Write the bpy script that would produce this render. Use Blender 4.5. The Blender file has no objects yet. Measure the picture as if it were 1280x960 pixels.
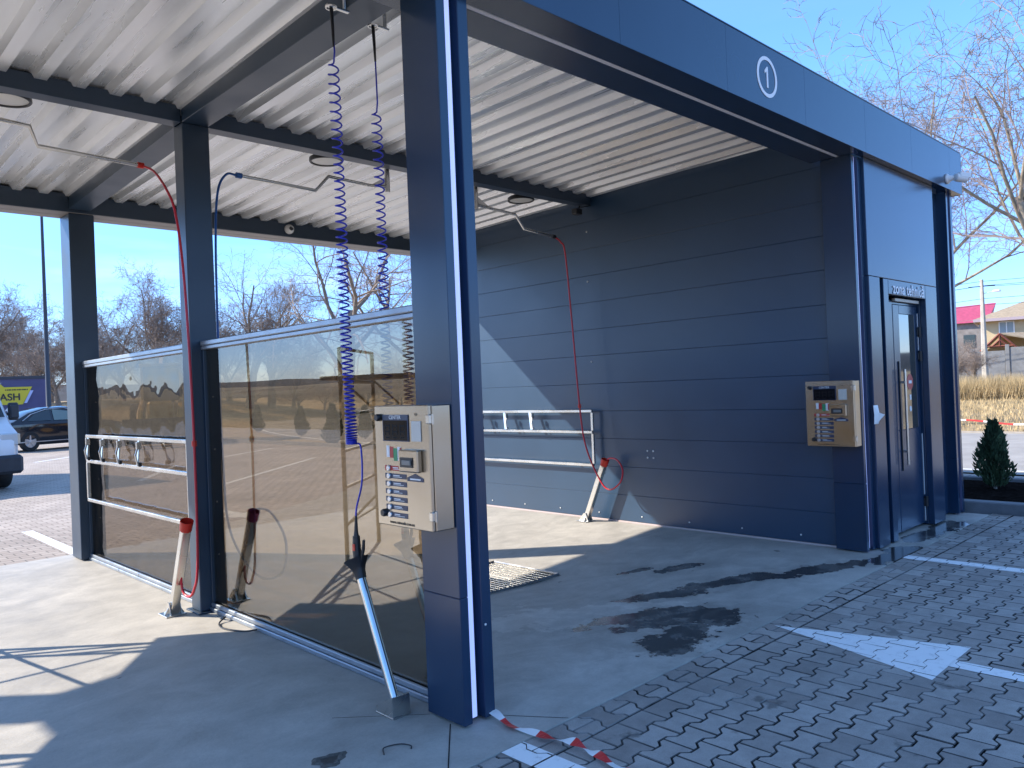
import bpy, math, random
import numpy as np
from mathutils import Vector, Matrix, noise as mnoise

S = bpy.context.scene
COL = S.collection
R = math.radians
rng = random.Random(7)

# ------------------------------------------------------------------ camera
cam_d = bpy.data.cameras.new("camera")
cam = bpy.data.objects.new("camera", cam_d)
COL.objects.link(cam)
YAW, PITCH, ROLL = 0.768417389, 0.004078068, -0.0406895023
f_ = Vector((math.sin(YAW) * math.cos(PITCH), math.cos(YAW) * math.cos(PITCH), math.sin(PITCH)))
r0 = Vector((math.cos(YAW), -math.sin(YAW), 0.0))
u0 = r0.cross(f_)
r_ = r0 * math.cos(ROLL) + u0 * math.sin(ROLL)
u_ = -r0 * math.sin(ROLL) + u0 * math.cos(ROLL)
M = Matrix((r_, u_, -f_)).transposed().to_4x4()
M.translation = Vector((0, 0, 1.6))
cam.matrix_world = M
cam_d.sensor_width = 36.0
cam_d.lens = 979.885 / 1280 * 36.0
cam_d.clip_start = 0.05
cam_d.clip_end = 3000
S.camera = cam

# ------------------------------------------------------------------ world, sun, exposure
SUN_DIR = Vector((0.89, -1.0, -0.875)).normalized()      # the way the light travels
to_sun = -SUN_DIR
sun_el = math.asin(to_sun.z)
sun_az = math.atan2(to_sun.x, to_sun.y)                  # clockwise from +Y
W = bpy.data.worlds.new("World")
S.world = W
W.use_nodes = True
nt = W.node_tree
nt.nodes.clear()
sky = nt.nodes.new("ShaderNodeTexSky")
sky.sky_type = 'NISHITA'
sky.sun_disc = False
sky.sun_elevation = sun_el
sky.sun_rotation = sun_az
sky.air_density = 1.0
sky.dust_density = 0.2
sky.ozone_density = 4.0
tc = nt.nodes.new("ShaderNodeTexCoord")
mp = nt.nodes.new("ShaderNodeMapping")
mp.inputs['Scale'].default_value = (1.2, 1.2, 9.0)
cl = nt.nodes.new("ShaderNodeTexNoise")
cl.inputs['Scale'].default_value = 2.2
cl.inputs['Detail'].default_value = 6
cl.inputs['Roughness'].default_value = 0.55
cr = nt.nodes.new("ShaderNodeValToRGB")
cr.color_ramp.elements[0].position = 0.50
cr.color_ramp.elements[1].position = 0.78
cr.color_ramp.elements[1].color = (0.40, 0.40, 0.40, 1)
mx = nt.nodes.new("ShaderNodeMix")
mx.data_type = 'RGBA'
mx.inputs[7].default_value = (4.6, 5.2, 5.9, 1)
bg = nt.nodes.new("ShaderNodeBackground")
bg.inputs['Strength'].default_value = 0.15
wo = nt.nodes.new("ShaderNodeOutputWorld")
L = nt.links.new
L(tc.outputs['Generated'], mp.inputs['Vector'])
L(mp.outputs['Vector'], cl.inputs['Vector'])
L(cl.outputs['Fac'], cr.inputs['Fac'])
sx = nt.nodes.new("ShaderNodeSeparateXYZ")
ml = nt.nodes.new("ShaderNodeMapRange")          # thin streaks only low over the horizon
ml.inputs[1].default_value = 0.06
ml.inputs[2].default_value = 0.26
ml.inputs[3].default_value = 1.0
ml.inputs[4].default_value = 0.04
mm_ = nt.nodes.new("ShaderNodeMath")
mm_.operation = 'MULTIPLY'
L(tc.outputs['Generated'], sx.inputs[0])
L(sx.outputs['Z'], ml.inputs[0])
L(ml.outputs[0], mm_.inputs[0])
L(cr.outputs['Color'], mm_.inputs[1])
L(mm_.outputs[0], mx.inputs[0])
gr = nt.nodes.new("ShaderNodeValToRGB")           # a clear cold sky: no white glare over the horizon
gr.color_ramp.interpolation = 'EASE'
ge = gr.color_ramp.elements
ge[0].position = 0.0
ge[0].color = (0.45, 0.55, 0.82, 1)
ge[1].position = 0.75
ge[1].color = (1.0, 1.0, 1.0, 1)
gk = ge.new(0.12)
gk.color = (0.43, 0.58, 0.90, 1)
gk = ge.new(0.35)
gk.color = (0.60, 0.82, 1.0, 1)
gm = nt.nodes.new("ShaderNodeMix")
gm.data_type = 'RGBA'
gm.blend_type = 'MULTIPLY'
gm.inputs[0].default_value = 1.0
L(sx.outputs['Z'], gr.inputs['Fac'])
L(sky.outputs['Color'], gm.inputs[6])
L(gr.outputs['Color'], gm.inputs[7])
L(gm.outputs[2], mx.inputs[6])
L(mx.outputs[2], bg.inputs['Color'])
L(bg.outputs['Background'], wo.inputs['Surface'])

sun_d = bpy.data.lights.new("sun", 'SUN')
sun_d.energy = 3.2
sun_d.angle = R(0.53)
sun_d.color = (1.0, 0.90, 0.76)
sun = bpy.data.objects.new("sun", sun_d)
sun.rotation_euler = SUN_DIR.to_track_quat('-Z', 'Y').to_euler()
sun.location = (-20, 25, 30)
COL.objects.link(sun)

S.view_settings.view_transform = 'Standard'
S.view_settings.look = 'None'
S.view_settings.gamma = 1.0
S.view_settings.use_curve_mapping = False
S.view_settings.exposure = 1.48
S.cycles.use_denoising = True
S.cycles.max_bounces = 9
S.cycles.diffuse_bounces = 5
S.cycles.glossy_bounces = 4
S.cycles.transparent_max_bounces = 24
S.cycles.caustics_reflective = False
S.cycles.caustics_refractive = False

# ------------------------------------------------------------------ materials
def new_mat(name):
    m = bpy.data.materials.new(name)
    m.use_nodes = True
    n = m.node_tree.nodes
    return m, n, m.node_tree.links.new, n['Principled BSDF']

def simple(name, col, rough=0.5, metal=0.0, var=0.0, vscale=6.0, bump=0.0, bscale=40.0, spec=0.5, rvar=0.0,
           stretch=(1, 1, 1), emit=None, coat=0.0, bdet=3, vdet=4):
    m, n, l, b = new_mat(name)
    b.inputs['Base Color'].default_value = (*col, 1)
    b.inputs['Roughness'].default_value = rough
    b.inputs['Metallic'].default_value = metal
    b.inputs['Specular IOR Level'].default_value = spec
    b.inputs['Coat Weight'].default_value = coat
    b.inputs['Coat Roughness'].default_value = 0.05
    if emit:
        b.inputs['Emission Color'].default_value = (*emit[0], 1)
        b.inputs['Emission Strength'].default_value = emit[1]
    if var or bump or rvar:
        t = n.new("ShaderNodeTexCoord")
        mpp = n.new("ShaderNodeMapping")
        mpp.inputs['Scale'].default_value = stretch
        l(t.outputs['Object'], mpp.inputs['Vector'])
    if var or rvar:
        ns = n.new("ShaderNodeTexNoise")
        ns.inputs['Scale'].default_value = vscale
        ns.inputs['Detail'].default_value = vdet
        ns.inputs['Roughness'].default_value = 0.55
        l(mpp.outputs['Vector'], ns.inputs['Vector'])
    if var:
        rp = n.new("ShaderNodeMapRange")
        rp.inputs[1].default_value = 0.3
        rp.inputs[2].default_value = 0.7
        rp.inputs[3].default_value = 1 - var
        rp.inputs[4].default_value = 1 + var
        l(ns.outputs['Fac'], rp.inputs[0])
        v = n.new("ShaderNodeVectorMath")
        v.operation = 'SCALE'
        v.inputs[0].default_value = col
        l(rp.outputs[0], v.inputs['Scale'])
        l(v.outputs[0], b.inputs['Base Color'])
    if rvar:
        rr = n.new("ShaderNodeMapRange")
        rr.inputs[1].default_value = 0.3
        rr.inputs[2].default_value = 0.7
        rr.inputs[3].default_value = max(0.02, rough - rvar)
        rr.inputs[4].default_value = rough + rvar
        l(ns.outputs['Fac'], rr.inputs[0])
        l(rr.outputs[0], b.inputs['Roughness'])
    if bump:
        nb = n.new("ShaderNodeTexNoise")
        nb.inputs['Scale'].default_value = bscale
        nb.inputs['Detail'].default_value = bdet
        l(mpp.outputs['Vector'], nb.inputs['Vector'])
        bm = n.new("ShaderNodeBump")
        bm.inputs['Strength'].default_value = bump
        bm.inputs['Distance'].default_value = 0.02
        l(nb.outputs['Fac'], bm.inputs['Height'])
        l(bm.outputs['Normal'], b.inputs['Normal'])
    return m

NAVY = simple("navy_paint", (0.012, 0.034, 0.074), 0.22, var=0.10, vscale=1.5, bump=0.05, bscale=1.2, bdet=0, rvar=0.03, spec=0.55, vdet=2)
NAVYW = simple("navy_wall_panel", (0.015, 0.048, 0.100), 0.36, var=0.10, vscale=1.2, bump=0.05, bscale=1.6, bdet=0, rvar=0.05, spec=0.7, vdet=3)
STEELB = simple("navy_beam_paint", (0.022, 0.042, 0.070), 0.38, var=0.08, vscale=3, rvar=0.05, vdet=2)
ZINC = simple("roof_sheet_underside", (0.88, 0.89, 0.88), 0.30, metal=0.45, var=0.06, vscale=1.4, stretch=(5, .5, 1), rvar=0.1)
INOX = simple("stainless_steel", (0.60, 0.585, 0.55), 0.27, metal=1.0, var=0.06, vscale=5, rvar=0.05, vdet=1)
INOXB = simple("brushed_cabinet_steel", (0.43, 0.39, 0.33), 0.24, metal=1.0, var=0.025, vscale=3, rvar=0.04, vdet=1)
CHROME = simple("polished_tube", (0.62, 0.62, 0.62), 0.12, metal=1.0, rvar=0.03, vscale=20)
ALU = simple("aluminium_rail", (0.30, 0.34, 0.39), 0.35, metal=0.55, var=0.1, vscale=10, rvar=0.08)
LED = simple("led_diffuser", (0.80, 0.82, 0.92), 0.45, emit=((0.34, 0.38, 1.0), 0.20))
LEDS = simple("soffit_led_diffuser", (0.72, 0.72, 0.74), 0.4)
BLACK = simple("black_plastic", (0.012, 0.013, 0.016), 0.4, var=0.2)
RUBBER = simple("tyre_rubber", (0.018, 0.018, 0.019), 0.75, var=0.3, vscale=20)
WHITE = simple("white_paint", (0.78, 0.79, 0.80), 0.5)
WHITEP = simple("white_plastic", (0.75, 0.75, 0.74), 0.4)
REDH = simple("red_hose", (0.52, 0.015, 0.03), 0.35, var=0.1, vscale=30)
REDC = simple("red_cup", (0.60, 0.025, 0.012), 0.4, var=0.12, vscale=20)
BLUEH = simple("blue_coil_hose", (0.018, 0.028, 0.42), 0.28, var=0.05)
BLUEH2 = simple("blue_hose", (0.012, 0.10, 0.36), 0.32)
NAVYS = simple("navy_label", (0.012, 0.03, 0.075), 0.35)
REDS = simple("red_label", (0.42, 0.03, 0.03), 0.35)
GREENS = simple("green_label", (0.02, 0.25, 0.10), 0.4)
SCREEN = simple("dark_display", (0.004, 0.006, 0.010), 0.10, spec=0.15)
SCAFF = simple("worn_yellow_scaffold", (0.20, 0.14, 0.055), 0.5, var=0.3, vscale=8)
PLANK = simple("scaffold_plank", (0.20, 0.12, 0.06), 0.8, var=0.35, vscale=9, stretch=(1, 8, 8))
SOIL = simple("dark_soil", (0.013, 0.010, 0.009), 1.0, var=0.5, vscale=14, bump=0.9, bscale=30, spec=0.0)
KERB = simple("kerb_concrete", (0.15, 0.155, 0.165), 0.8, var=0.2, vscale=5, bump=0.3, bscale=60)
CARB = simple("black_car_paint", (0.010, 0.014, 0.022), 0.12, coat=0.6)
VANW = simple("white_van_paint", (0.72, 0.74, 0.77), 0.25, var=0.06, vscale=3, coat=0.3)
VANB = simple("dark_bumper", (0.03, 0.035, 0.045), 0.6, var=0.2)
CARGL = simple("car_glass", (0.02, 0.03, 0.035), 0.05, spec=0.9)
LAMPG = simple("headlamp_glass", (0.55, 0.57, 0.58), 0.12, spec=0.8)
RIM = simple("alloy_rim", (0.62, 0.63, 0.65), 0.28, metal=0.8)
YEL = simple("machine_yellow", (0.30, 0.17, 0.025), 0.45, var=0.15, vscale=3)
SIGNB = simple("hoarding_panel", (0.075, 0.07, 0.16), 0.6, var=0.08, vscale=2)
SIGNY = simple("sign_yellow", (0.62, 0.50, 0.03), 0.5)
BRICKC = simple("concrete_fence", (0.20, 0.205, 0.21), 0.9, var=0.2, vscale=2, bump=0.4, bscale=8)
POLEC = simple("concrete_pole", (0.42, 0.39, 0.34), 0.85, var=0.15, vscale=2)
PLAST = simple("house_render", (0.50, 0.41, 0.26), 0.9, var=0.08, vscale=1.5)
ROOFP = simple("pink_metal_roof", (0.42, 0.07, 0.13), 0.5, var=0.15, vscale=3)
ROOFB = simple("brown_roof", (0.33, 0.26, 0.18), 0.85, var=0.2, vscale=4)
WOODR = simple("red_brown_timber", (0.20, 0.06, 0.04), 0.7, var=0.2)
GREYW = simple("grey_house_wall", (0.24, 0.22, 0.21), 0.9, var=0.25, vscale=2)
DARKM = simple("dark_lamp_post", (0.03, 0.035, 0.05), 0.45)
BARK = simple("grey_bark", (0.20, 0.165, 0.135), 0.9, var=0.3, vscale=8)
TWIG = simple("brown_twigs", (0.27, 0.215, 0.18), 0.9, var=0.25, vscale=3)
BARKR = simple("pale_lichen_bark", (0.25, 0.205, 0.15), 0.9, var=0.4, vscale=6)
TWIGR = simple("pale_twigs", (0.235, 0.185, 0.165), 0.9, var=0.25, vscale=3)
THUJA = simple("thuja_foliage", (0.045, 0.080, 0.036), 0.8, var=0.5, vscale=14)
STRAW = simple("dry_grass", (0.46, 0.35, 0.19), 0.95, var=0.4, vscale=1.5)
TAPER = simple("tape_red", (0.55, 0.03, 0.03), 0.4)
ROOFTOP = simple("roof_top", (0.25, 0.27, 0.29), 0.5, var=0.1)

def tinted_glass(name, wav, wscale, tint, r0_, r1_):
    m, n, l, b = new_mat(name)
    n.remove(b)
    out = n['Material Output']
    tr = n.new("ShaderNodeBsdfTransparent")
    tr.inputs['Color'].default_value = (*tint, 1)
    gl = n.new("ShaderNodeBsdfGlossy")
    gl.inputs['Color'].default_value = (0.93, 0.96, 1.0, 1)
    gl.inputs['Roughness'].default_value = 0.004
    lw = n.new("ShaderNodeLayerWeight")
    lw.inputs['Blend'].default_value = 0.32
    lr = n.new("ShaderNodeMapRange")
    lr.inputs[3].default_value = r0_
    lr.inputs[4].default_value = r1_
    l(lw.outputs['Facing'], lr.inputs[0])
    mxs = n.new("ShaderNodeMixShader")
    t = n.new("ShaderNodeTexCoord")
    ns = n.new("ShaderNodeTexNoise")
    ns.inputs['Scale'].default_value = wscale
    ns.inputs['Detail'].default_value = 1.5
    bm = n.new("ShaderNodeBump")
    bm.inputs['Strength'].default_value = wav
    bm.inputs['Distance'].default_value = 0.02
    l(t.outputs['Object'], ns.inputs['Vector'])
    l(ns.outputs['Fac'], bm.inputs['Height'])
    l(bm.outputs['Normal'], gl.inputs['Normal'])
    # faint smears of dried water in the tint
    nd = n.new("ShaderNodeTexNoise")
    nd.inputs['Scale'].default_value = 3.0
    nd.inputs['Detail'].default_value = 6
    mpp = n.new("ShaderNodeMapping")
    mpp.inputs['Scale'].default_value = (1, 3.0, 0.5)
    l(t.outputs['Object'], mpp.inputs['Vector'])
    l(mpp.outputs['Vector'], nd.inputs['Vector'])
    df = n.new("ShaderNodeBsdfDiffuse")
    df.inputs['Color'].default_value = (0.35, 0.32, 0.28, 1)
    rp = n.new("ShaderNodeMapRange")
    rp.inputs[1].default_value = 0.45
    rp.inputs[2].default_value = 0.8
    rp.inputs[3].default_value = 0.0
    rp.inputs[4].default_value = 0.015
    l(nd.outputs['Fac'], rp.inputs[0])
    mx2 = n.new("ShaderNodeMixShader")
    l(lr.outputs[0], mxs.inputs[0])
    l(tr.outputs[0], mxs.inputs[1])
    l(gl.outputs[0], mxs.inputs[2])
    l(rp.outputs[0], mx2.inputs[0])
    l(mxs.outputs[0], mx2.inputs[1])
    l(df.outputs[0], mx2.inputs[2])
    l(mx2.outputs[0], out.inputs['Surface'])
    return m

GLASS2 = tinted_glass("bronze_glass", 0.006, 1.3, (0.55, 0.48, 0.385), .05, .26)
GLASS1 = tinted_glass("bronze_glass_wavy", 0.35, 3.2, (0.50, 0.44, 0.37), .05, .22)
WINGL = simple("window_glass", (0.03, 0.04, 0.04), 0.04, spec=1.0)
WINGL.node_tree.nodes['Principled BSDF'].inputs['IOR'].default_value = 2.2

def paver_mat(name, per_object):
    m, n, l, b = new_mat(name)
    geo = n.new("ShaderNodeNewGeometry")
    n1 = n.new("ShaderNodeTexNoise"); n1.inputs['Scale'].default_value = 9; n1.inputs['Detail'].default_value = 8; n1.inputs['Roughness'].default_value = .7
    n2 = n.new("ShaderNodeTexNoise"); n2.inputs['Scale'].default_value = 1.1; n2.inputs['Detail'].default_value = 4
    n3 = n.new("ShaderNodeTexNoise"); n3.inputs['Scale'].default_value = 220; n3.inputs['Detail'].default_value = 2
    for q in (n1, n2, n3):
        l(geo.outputs['Position'], q.inputs['Vector'])
    rp = n.new("ShaderNodeValToRGB")
    e = rp.color_ramp.elements
    e[0].position = 0.0; e[0].color = (0.280, 0.248, 0.222, 1)
    e[1].position = 1.0; e[1].color = (0.410, 0.375, 0.340, 1)
    k = rp.color_ramp.elements.new(0.45); k.color = (0.350, 0.318, 0.288, 1)
    src = n.new("ShaderNodeObjectInfo").outputs['Random'] if per_object else None
    if src is None:
        at = n.new("ShaderNodeAttribute"); at.attribute_name = 'tone'
        src = at.outputs['Fac']
    l(src, rp.inputs['Fac'])
    # blotches
    r1 = n.new("ShaderNodeMapRange"); r1.inputs[1].default_value = .3; r1.inputs[2].default_value = .72; r1.inputs[3].default_value = .80; r1.inputs[4].default_value = 1.15
    l(n1.outputs['Fac'], r1.inputs[0])
    r2 = n.new("ShaderNodeMapRange"); r2.inputs[1].default_value = .3; r2.inputs[2].default_value = .7; r2.inputs[3].default_value = .86; r2.inputs[4].default_value = 1.12
    l(n2.outputs['Fac'], r2.inputs[0])
    r3 = n.new("ShaderNodeMapRange"); r3.inputs[1].default_value = .3; r3.inputs[2].default_value = .7; r3.inputs[3].default_value = .85; r3.inputs[4].default_value = 1.12
    l(n3.outputs['Fac'], r3.inputs[0])
    m1 = n.new("ShaderNodeMath"); m1.operation = 'MULTIPLY'; l(r1.outputs[0], m1.inputs[0]); l(r2.outputs[0], m1.inputs[1])
    m2 = n.new("ShaderNodeMath"); m2.operation = 'MULTIPLY'; l(m1.outputs[0], m2.inputs[0]); l(r3.outputs[0], m2.inputs[1])
    # occasional dark oily stain
    n4 = n.new("ShaderNodeTexNoise"); n4.inputs['Scale'].default_value = 3.3; n4.inputs['Detail'].default_value = 5; n4.inputs['Roughness'].default_value = .6
    l(geo.outputs['Position'], n4.inputs['Vector'])
    r4 = n.new("ShaderNodeMapRange"); r4.inputs[1].default_value = .64; r4.inputs[2].default_value = .70; r4.inputs[3].default_value = 1; r4.inputs[4].default_value = .48
    l(n4.outputs['Fac'], r4.inputs[0])
    m3 = n.new("ShaderNodeMath"); m3.operation = 'MULTIPLY'; l(m2.outputs[0], m3.inputs[0]); l(r4.outputs[0], m3.inputs[1])
    v = n.new("ShaderNodeVectorMath"); v.operation = 'SCALE'
    l(rp.outputs['Color'], v.inputs[0]); l(m3.outputs[0], v.inputs['Scale'])
    l(v.outputs[0], b.inputs['Base Color'])
    b.inputs['Roughness'].default_value = 0.72
    bm = n.new("ShaderNodeBump"); bm.inputs['Strength'].default_value = .35; bm.inputs['Distance'].default_value = .004
    l(n3.outputs['Fac'], bm.inputs['Height']); l(bm.outputs['Normal'], b.inputs['Normal'])
    return m

PAVE_O = paver_mat("paver_concrete", True)
PAVE_S = paver_mat("paver_concrete_mass", False)
PBED = simple("joint_sand", (0.012, 0.012, 0.013), 0.95, var=0.4, vscale=20)

def joint_mat(name, dark, pale):
    m, n, l, b = new_mat(name)
    geo = n.new("ShaderNodeNewGeometry")
    q = n.new("ShaderNodeTexNoise"); q.inputs['Scale'].default_value = 1.3; q.inputs['Detail'].default_value = 7; q.inputs['Roughness'].default_value = .7
    l(geo.outputs['Position'], q.inputs['Vector'])
    rp = n.new("ShaderNodeValToRGB"); e = rp.color_ramp.elements
    e[0].position = .44; e[0].color = (dark, dark, dark, 1); e[1].position = .60; e[1].color = (pale, pale * .95, pale * .9, 1)
    l(q.outputs['Fac'], rp.inputs['Fac']); l(rp.outputs['Color'], b.inputs['Base Color']); b.inputs['Roughness'].default_value = .95
    b.inputs['Specular IOR Level'].default_value = .1
    return m
EDGE_D = joint_mat("dirty_paver_edge", .085, .27)
JOINT_D = joint_mat("sandy_joint", .014, .17)

def far_paving_mat():
    m, n, l, b = new_mat("paving_lot_pavers")
    geo = n.new("ShaderNodeNewGeometry")
    br = n.new("ShaderNodeTexBrick")
    br.inputs['Scale'].default_value = 1.0
    br.inputs['Brick Width'].default_value = 0.19
    br.inputs['Row Height'].default_value = 0.134
    br.inputs['Mortar Size'].default_value = 0.006
    br.inputs['Mortar Smooth'].default_value = 0.3
    br.inputs['Color1'].default_value = (0.44, 0.375, 0.32, 1)
    br.inputs['Color2'].default_value = (0.34, 0.285, 0.24, 1)
    br.inputs['Mortar'].default_value = (0.10, 0.085, 0.07, 1)
    l(geo.outputs['Position'], br.inputs['Vector'])
    n1 = n.new("ShaderNodeTexNoise"); n1.inputs['Scale'].default_value = .7; n1.inputs['Detail'].default_value = 7
    l(geo.outputs['Position'], n1.inputs['Vector'])
    r1 = n.new("ShaderNodeMapRange"); r1.inputs[1].default_value = .3; r1.inputs[2].default_value = .7; r1.inputs[3].default_value = .82; r1.inputs[4].default_value = 1.15
    l(n1.outputs['Fac'], r1.inputs[0])
    v = n.new("ShaderNodeVectorMath"); v.operation = 'SCALE'
    l(br.outputs['Color'], v.inputs[0]); l(r1.outputs[0], v.inputs['Scale'])
    l(v.outputs[0], b.inputs['Base Color'])
    b.inputs['Roughness'].default_value = .8
    bm = n.new("ShaderNodeBump"); bm.inputs['Strength'].default_value = .5; bm.inputs['Distance'].default_value = .006; bm.invert = True
    l(br.outputs['Fac'], bm.inputs['Height']); l(bm.outputs['Normal'], b.inputs['Normal'])
    return m
FARPAVE = far_paving_mat()

def concrete_mat():
    m, n, l, b = new_mat("bay_concrete")
    geo = n.new("ShaderNodeNewGeometry")
    def nz(sc, det, ro=.6, vec=None):
        q = n.new("ShaderNodeTexNoise"); q.inputs['Scale'].default_value = sc; q.inputs['Detail'].default_value = det; q.inputs['Roughness'].default_value = ro
        l(vec or geo.outputs['Position'], q.inputs['Vector']); return q
    def mr(src, a, bb, c, d):
        q = n.new("ShaderNodeMapRange"); q.inputs[1].default_value = a; q.inputs[2].default_value = bb; q.inputs[3].default_value = c; q.inputs[4].default_value = d
        l(src, q.inputs[0]); return q.outputs[0]
    def op(o, a, bb=None):
        q = n.new("ShaderNodeMath"); q.operation = o; l(a, q.inputs[0])
        if isinstance(bb, (int, float)): q.inputs[1].default_value = bb
        elif bb is not None: l(bb, q.inputs[1])
        return q.outputs[0]
    big = nz(0.55, 5).outputs['Fac']; mid = nz(3.5, 8, .68).outputs['Fac']; fine = nz(60, 4, .7).outputs['Fac']
    # trowel swirls
    mpn = n.new("ShaderNodeMapping"); mpn.inputs['Rotation'].default_value = (0, 0, .5); mpn.inputs['Scale'].default_value = (1.0, 1.5, 1)
    l(geo.outputs['Position'], mpn.inputs['Vector'])
    sw = nz(2.2, 7, .62, mpn.outputs['Vector']).outputs['Fac']
    sw.node.inputs['Distortion'].default_value = 1.6
    fac = op('MULTIPLY', op('MULTIPLY', mr(big, .3, .7, .86, 1.10), mr(mid, .3, .7, .82, 1.11)), op('MULTIPLY', mr(fine, .3, .7, .93, 1.06), mr(sw, .32, .68, .86, 1.08)))
    # wet patches (x, y, rx, ry, rotation)
    wets = [(4.42, 3.20, .50, .30, -.75), (4.15, 2.86, .42, .20, .15), (4.62, 2.95, .32, .22, .6), (5.62, 3.32, .60, .13, -.5), (6.30, 2.92, .58, .14, -.42), (6.95, 2.66, .48, .13, -.25), (7.35, 2.62, .22, .20, 0),
            (5.80, 3.98, .22, .10, -.5), (5.55, 4.25, .16, .06, -.4), (8.10, 2.74, .42, .13, -.1), (8.75, 2.72, .40, .15, 0), (3.95, 2.72, .14, .06, .3), (5.02, 3.55, .35, .12, -.7)]
    acc = None
    for (cx, cy, rx, ry, ro) in wets:
        mm = n.new("ShaderNodeMapping"); mm.vector_type = 'TEXTURE'
        mm.inputs['Location'].default_value = (cx, cy, 0); mm.inputs['Rotation'].default_value = (0, 0, ro); mm.inputs['Scale'].default_value = (rx, ry, 1000)
        l(geo.outputs['Position'], mm.inputs['Vector'])
        ln = n.new("ShaderNodeVectorMath"); ln.operation = 'LENGTH'; l(mm.outputs['Vector'], ln.inputs[0])
        d = op('SUBTRACT', ln.outputs['Value'], 0.0)
        acc = d if acc is None else op('SMOOTH_MIN', acc, d)
        if acc.node.operation == 'SMOOTH_MIN': acc.node.inputs[2].default_value = .25
    edge = nz(4.2, 8, .66).outputs['Fac']
    d2 = op('ADD', acc, mr(edge, .2, .8, -0.95, 0.95))
    wet = mr(d2, .90, 1.02, 1.0, 0.0)
    # lighter, half dried film round the puddles
    damp = op('MULTIPLY', mr(acc, 1.0, 2.6, .30, 0.0), mr(nz(2.4, 7, .7).outputs['Fac'], .44, .52, 0, 1))
    dark = op('MULTIPLY', op('SUBTRACT', mr(wet, 0, 1, 1, .33), op('MULTIPLY', damp, .75)), fac)
    # pale silt left where the water dried
    mms = n.new("ShaderNodeMapping"); mms.vector_type = 'TEXTURE'
    mms.inputs['Location'].default_value = (4.15, 3.72, 0); mms.inputs['Rotation'].default_value = (0, 0, -.72); mms.inputs['Scale'].default_value = (.80, .36, 1000)
    l(geo.outputs['Position'], mms.inputs['Vector'])
    lns = n.new("ShaderNodeVectorMath"); lns.operation = 'LENGTH'; l(mms.outputs['Vector'], lns.inputs[0])
    silt = mr(op('ADD', lns.outputs['Value'], mr(nz(3.1, 8, .68).outputs['Fac'], .2, .8, -1.1, 1.1)), .85, .95, 1.0, 0.0)
    dark = op('MULTIPLY', dark, mr(silt, 0, 1, 1.0, 1.30))
    # pale streaks painted in for sunlight the glass and rack throw on the floor
    mps = n.new("ShaderNodeMapping"); mps.inputs['Rotation'].default_value = (0, 0, 0.9); mps.inputs['Scale'].default_value = (.5, 3.4, 1)
    l(geo.outputs['Position'], mps.inputs['Vector'])
    sc = mr(nz(1.1, 5, .6, mps.outputs['Vector']).outputs['Fac'], .62, .72, 1.0, 1.10)
    dark = op('MULTIPLY', dark, sc)
    # small dark specks
    sp = mr(nz(7.5, 2, .4).outputs['Fac'], .76, .80, 1.0, .45)
    dark = op('MULTIPLY', dark, sp)
    v = n.new("ShaderNodeVectorMath"); v.operation = 'SCALE'; v.inputs[0].default_value = (0.465, 0.440, 0.395)
    l(dark, v.inputs['Scale']); l(v.outputs[0], b.inputs['Base Color'])
    l(op('MULTIPLY', mr(wet, 0, 1, .62, .16), mr(mid, .3, .7, .9, 1.1)), b.inputs['Roughness'])
    bm = n.new("ShaderNodeBump"); bm.inputs['Strength'].default_value = .25; bm.inputs['Distance'].default_value = .006
    l(op('MULTIPLY', op('ADD', fine, mid), mr(wet, 0, 1, 1, .1)), bm.inputs['Height']); l(bm.outputs['Normal'], b.inputs['Normal'])
    return m
CONC = concrete_mat()

def ground_mat():
    m, n, l, b = new_mat("dry_field")
    geo = n.new("ShaderNodeNewGeometry")
    n1 = n.new("ShaderNodeTexNoise"); n1.inputs['Scale'].default_value = .12; n1.inputs['Detail'].default_value = 9; n1.inputs['Roughness'].default_value = .65
    n2 = n.new("ShaderNodeTexNoise"); n2.inputs['Scale'].default_value = 3.0; n2.inputs['Detail'].default_value = 8; n2.inputs['Roughness'].default_value = .75
    for q in (n1, n2): l(geo.outputs['Position'], q.inputs['Vector'])
    rp = n.new("ShaderNodeValToRGB"); e = rp.color_ramp.elements
    e[0].position = .32; e[0].color = (.26, .18, .095, 1); e[1].position = .66; e[1].color = (.48, .37, .21, 1)
    k = e.new(.5); k.color = (.38, .28, .155, 1)
    l(n1.outputs['Fac'], rp.inputs['Fac'])
    r = n.new("ShaderNodeMapRange"); r.inputs[1].default_value = .3; r.inputs[2].default_value = .7; r.inputs[3].default_value = .6; r.inputs[4].default_value = 1.3
    l(n2.outputs['Fac'], r.inputs[0])
    v = n.new("ShaderNodeVectorMath"); v.operation = 'SCALE'; l(rp.outputs['Color'], v.inputs[0]); l(r.outputs[0], v.inputs['Scale'])
    l(v.outputs[0], b.inputs['Base Color']); b.inputs['Roughness'].default_value = .95
    bm = n.new("ShaderNodeBump"); bm.inputs['Strength'].default_value = .8; bm.inputs['Distance'].default_value = .15
    l(n2.outputs['Fac'], bm.inputs['Height']); l(bm.outputs['Normal'], b.inputs['Normal'])
    return m
FIELD = ground_mat()
ASPH = simple("worn_asphalt", (0.32, 0.30, 0.275), 0.85, var=0.18, vscale=1.2, bump=0.4, bscale=80)
HILLM = simple("wooded_hill", (0.030, 0.028, 0.030), 0.95, var=0.45, vscale=0.03)

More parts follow.
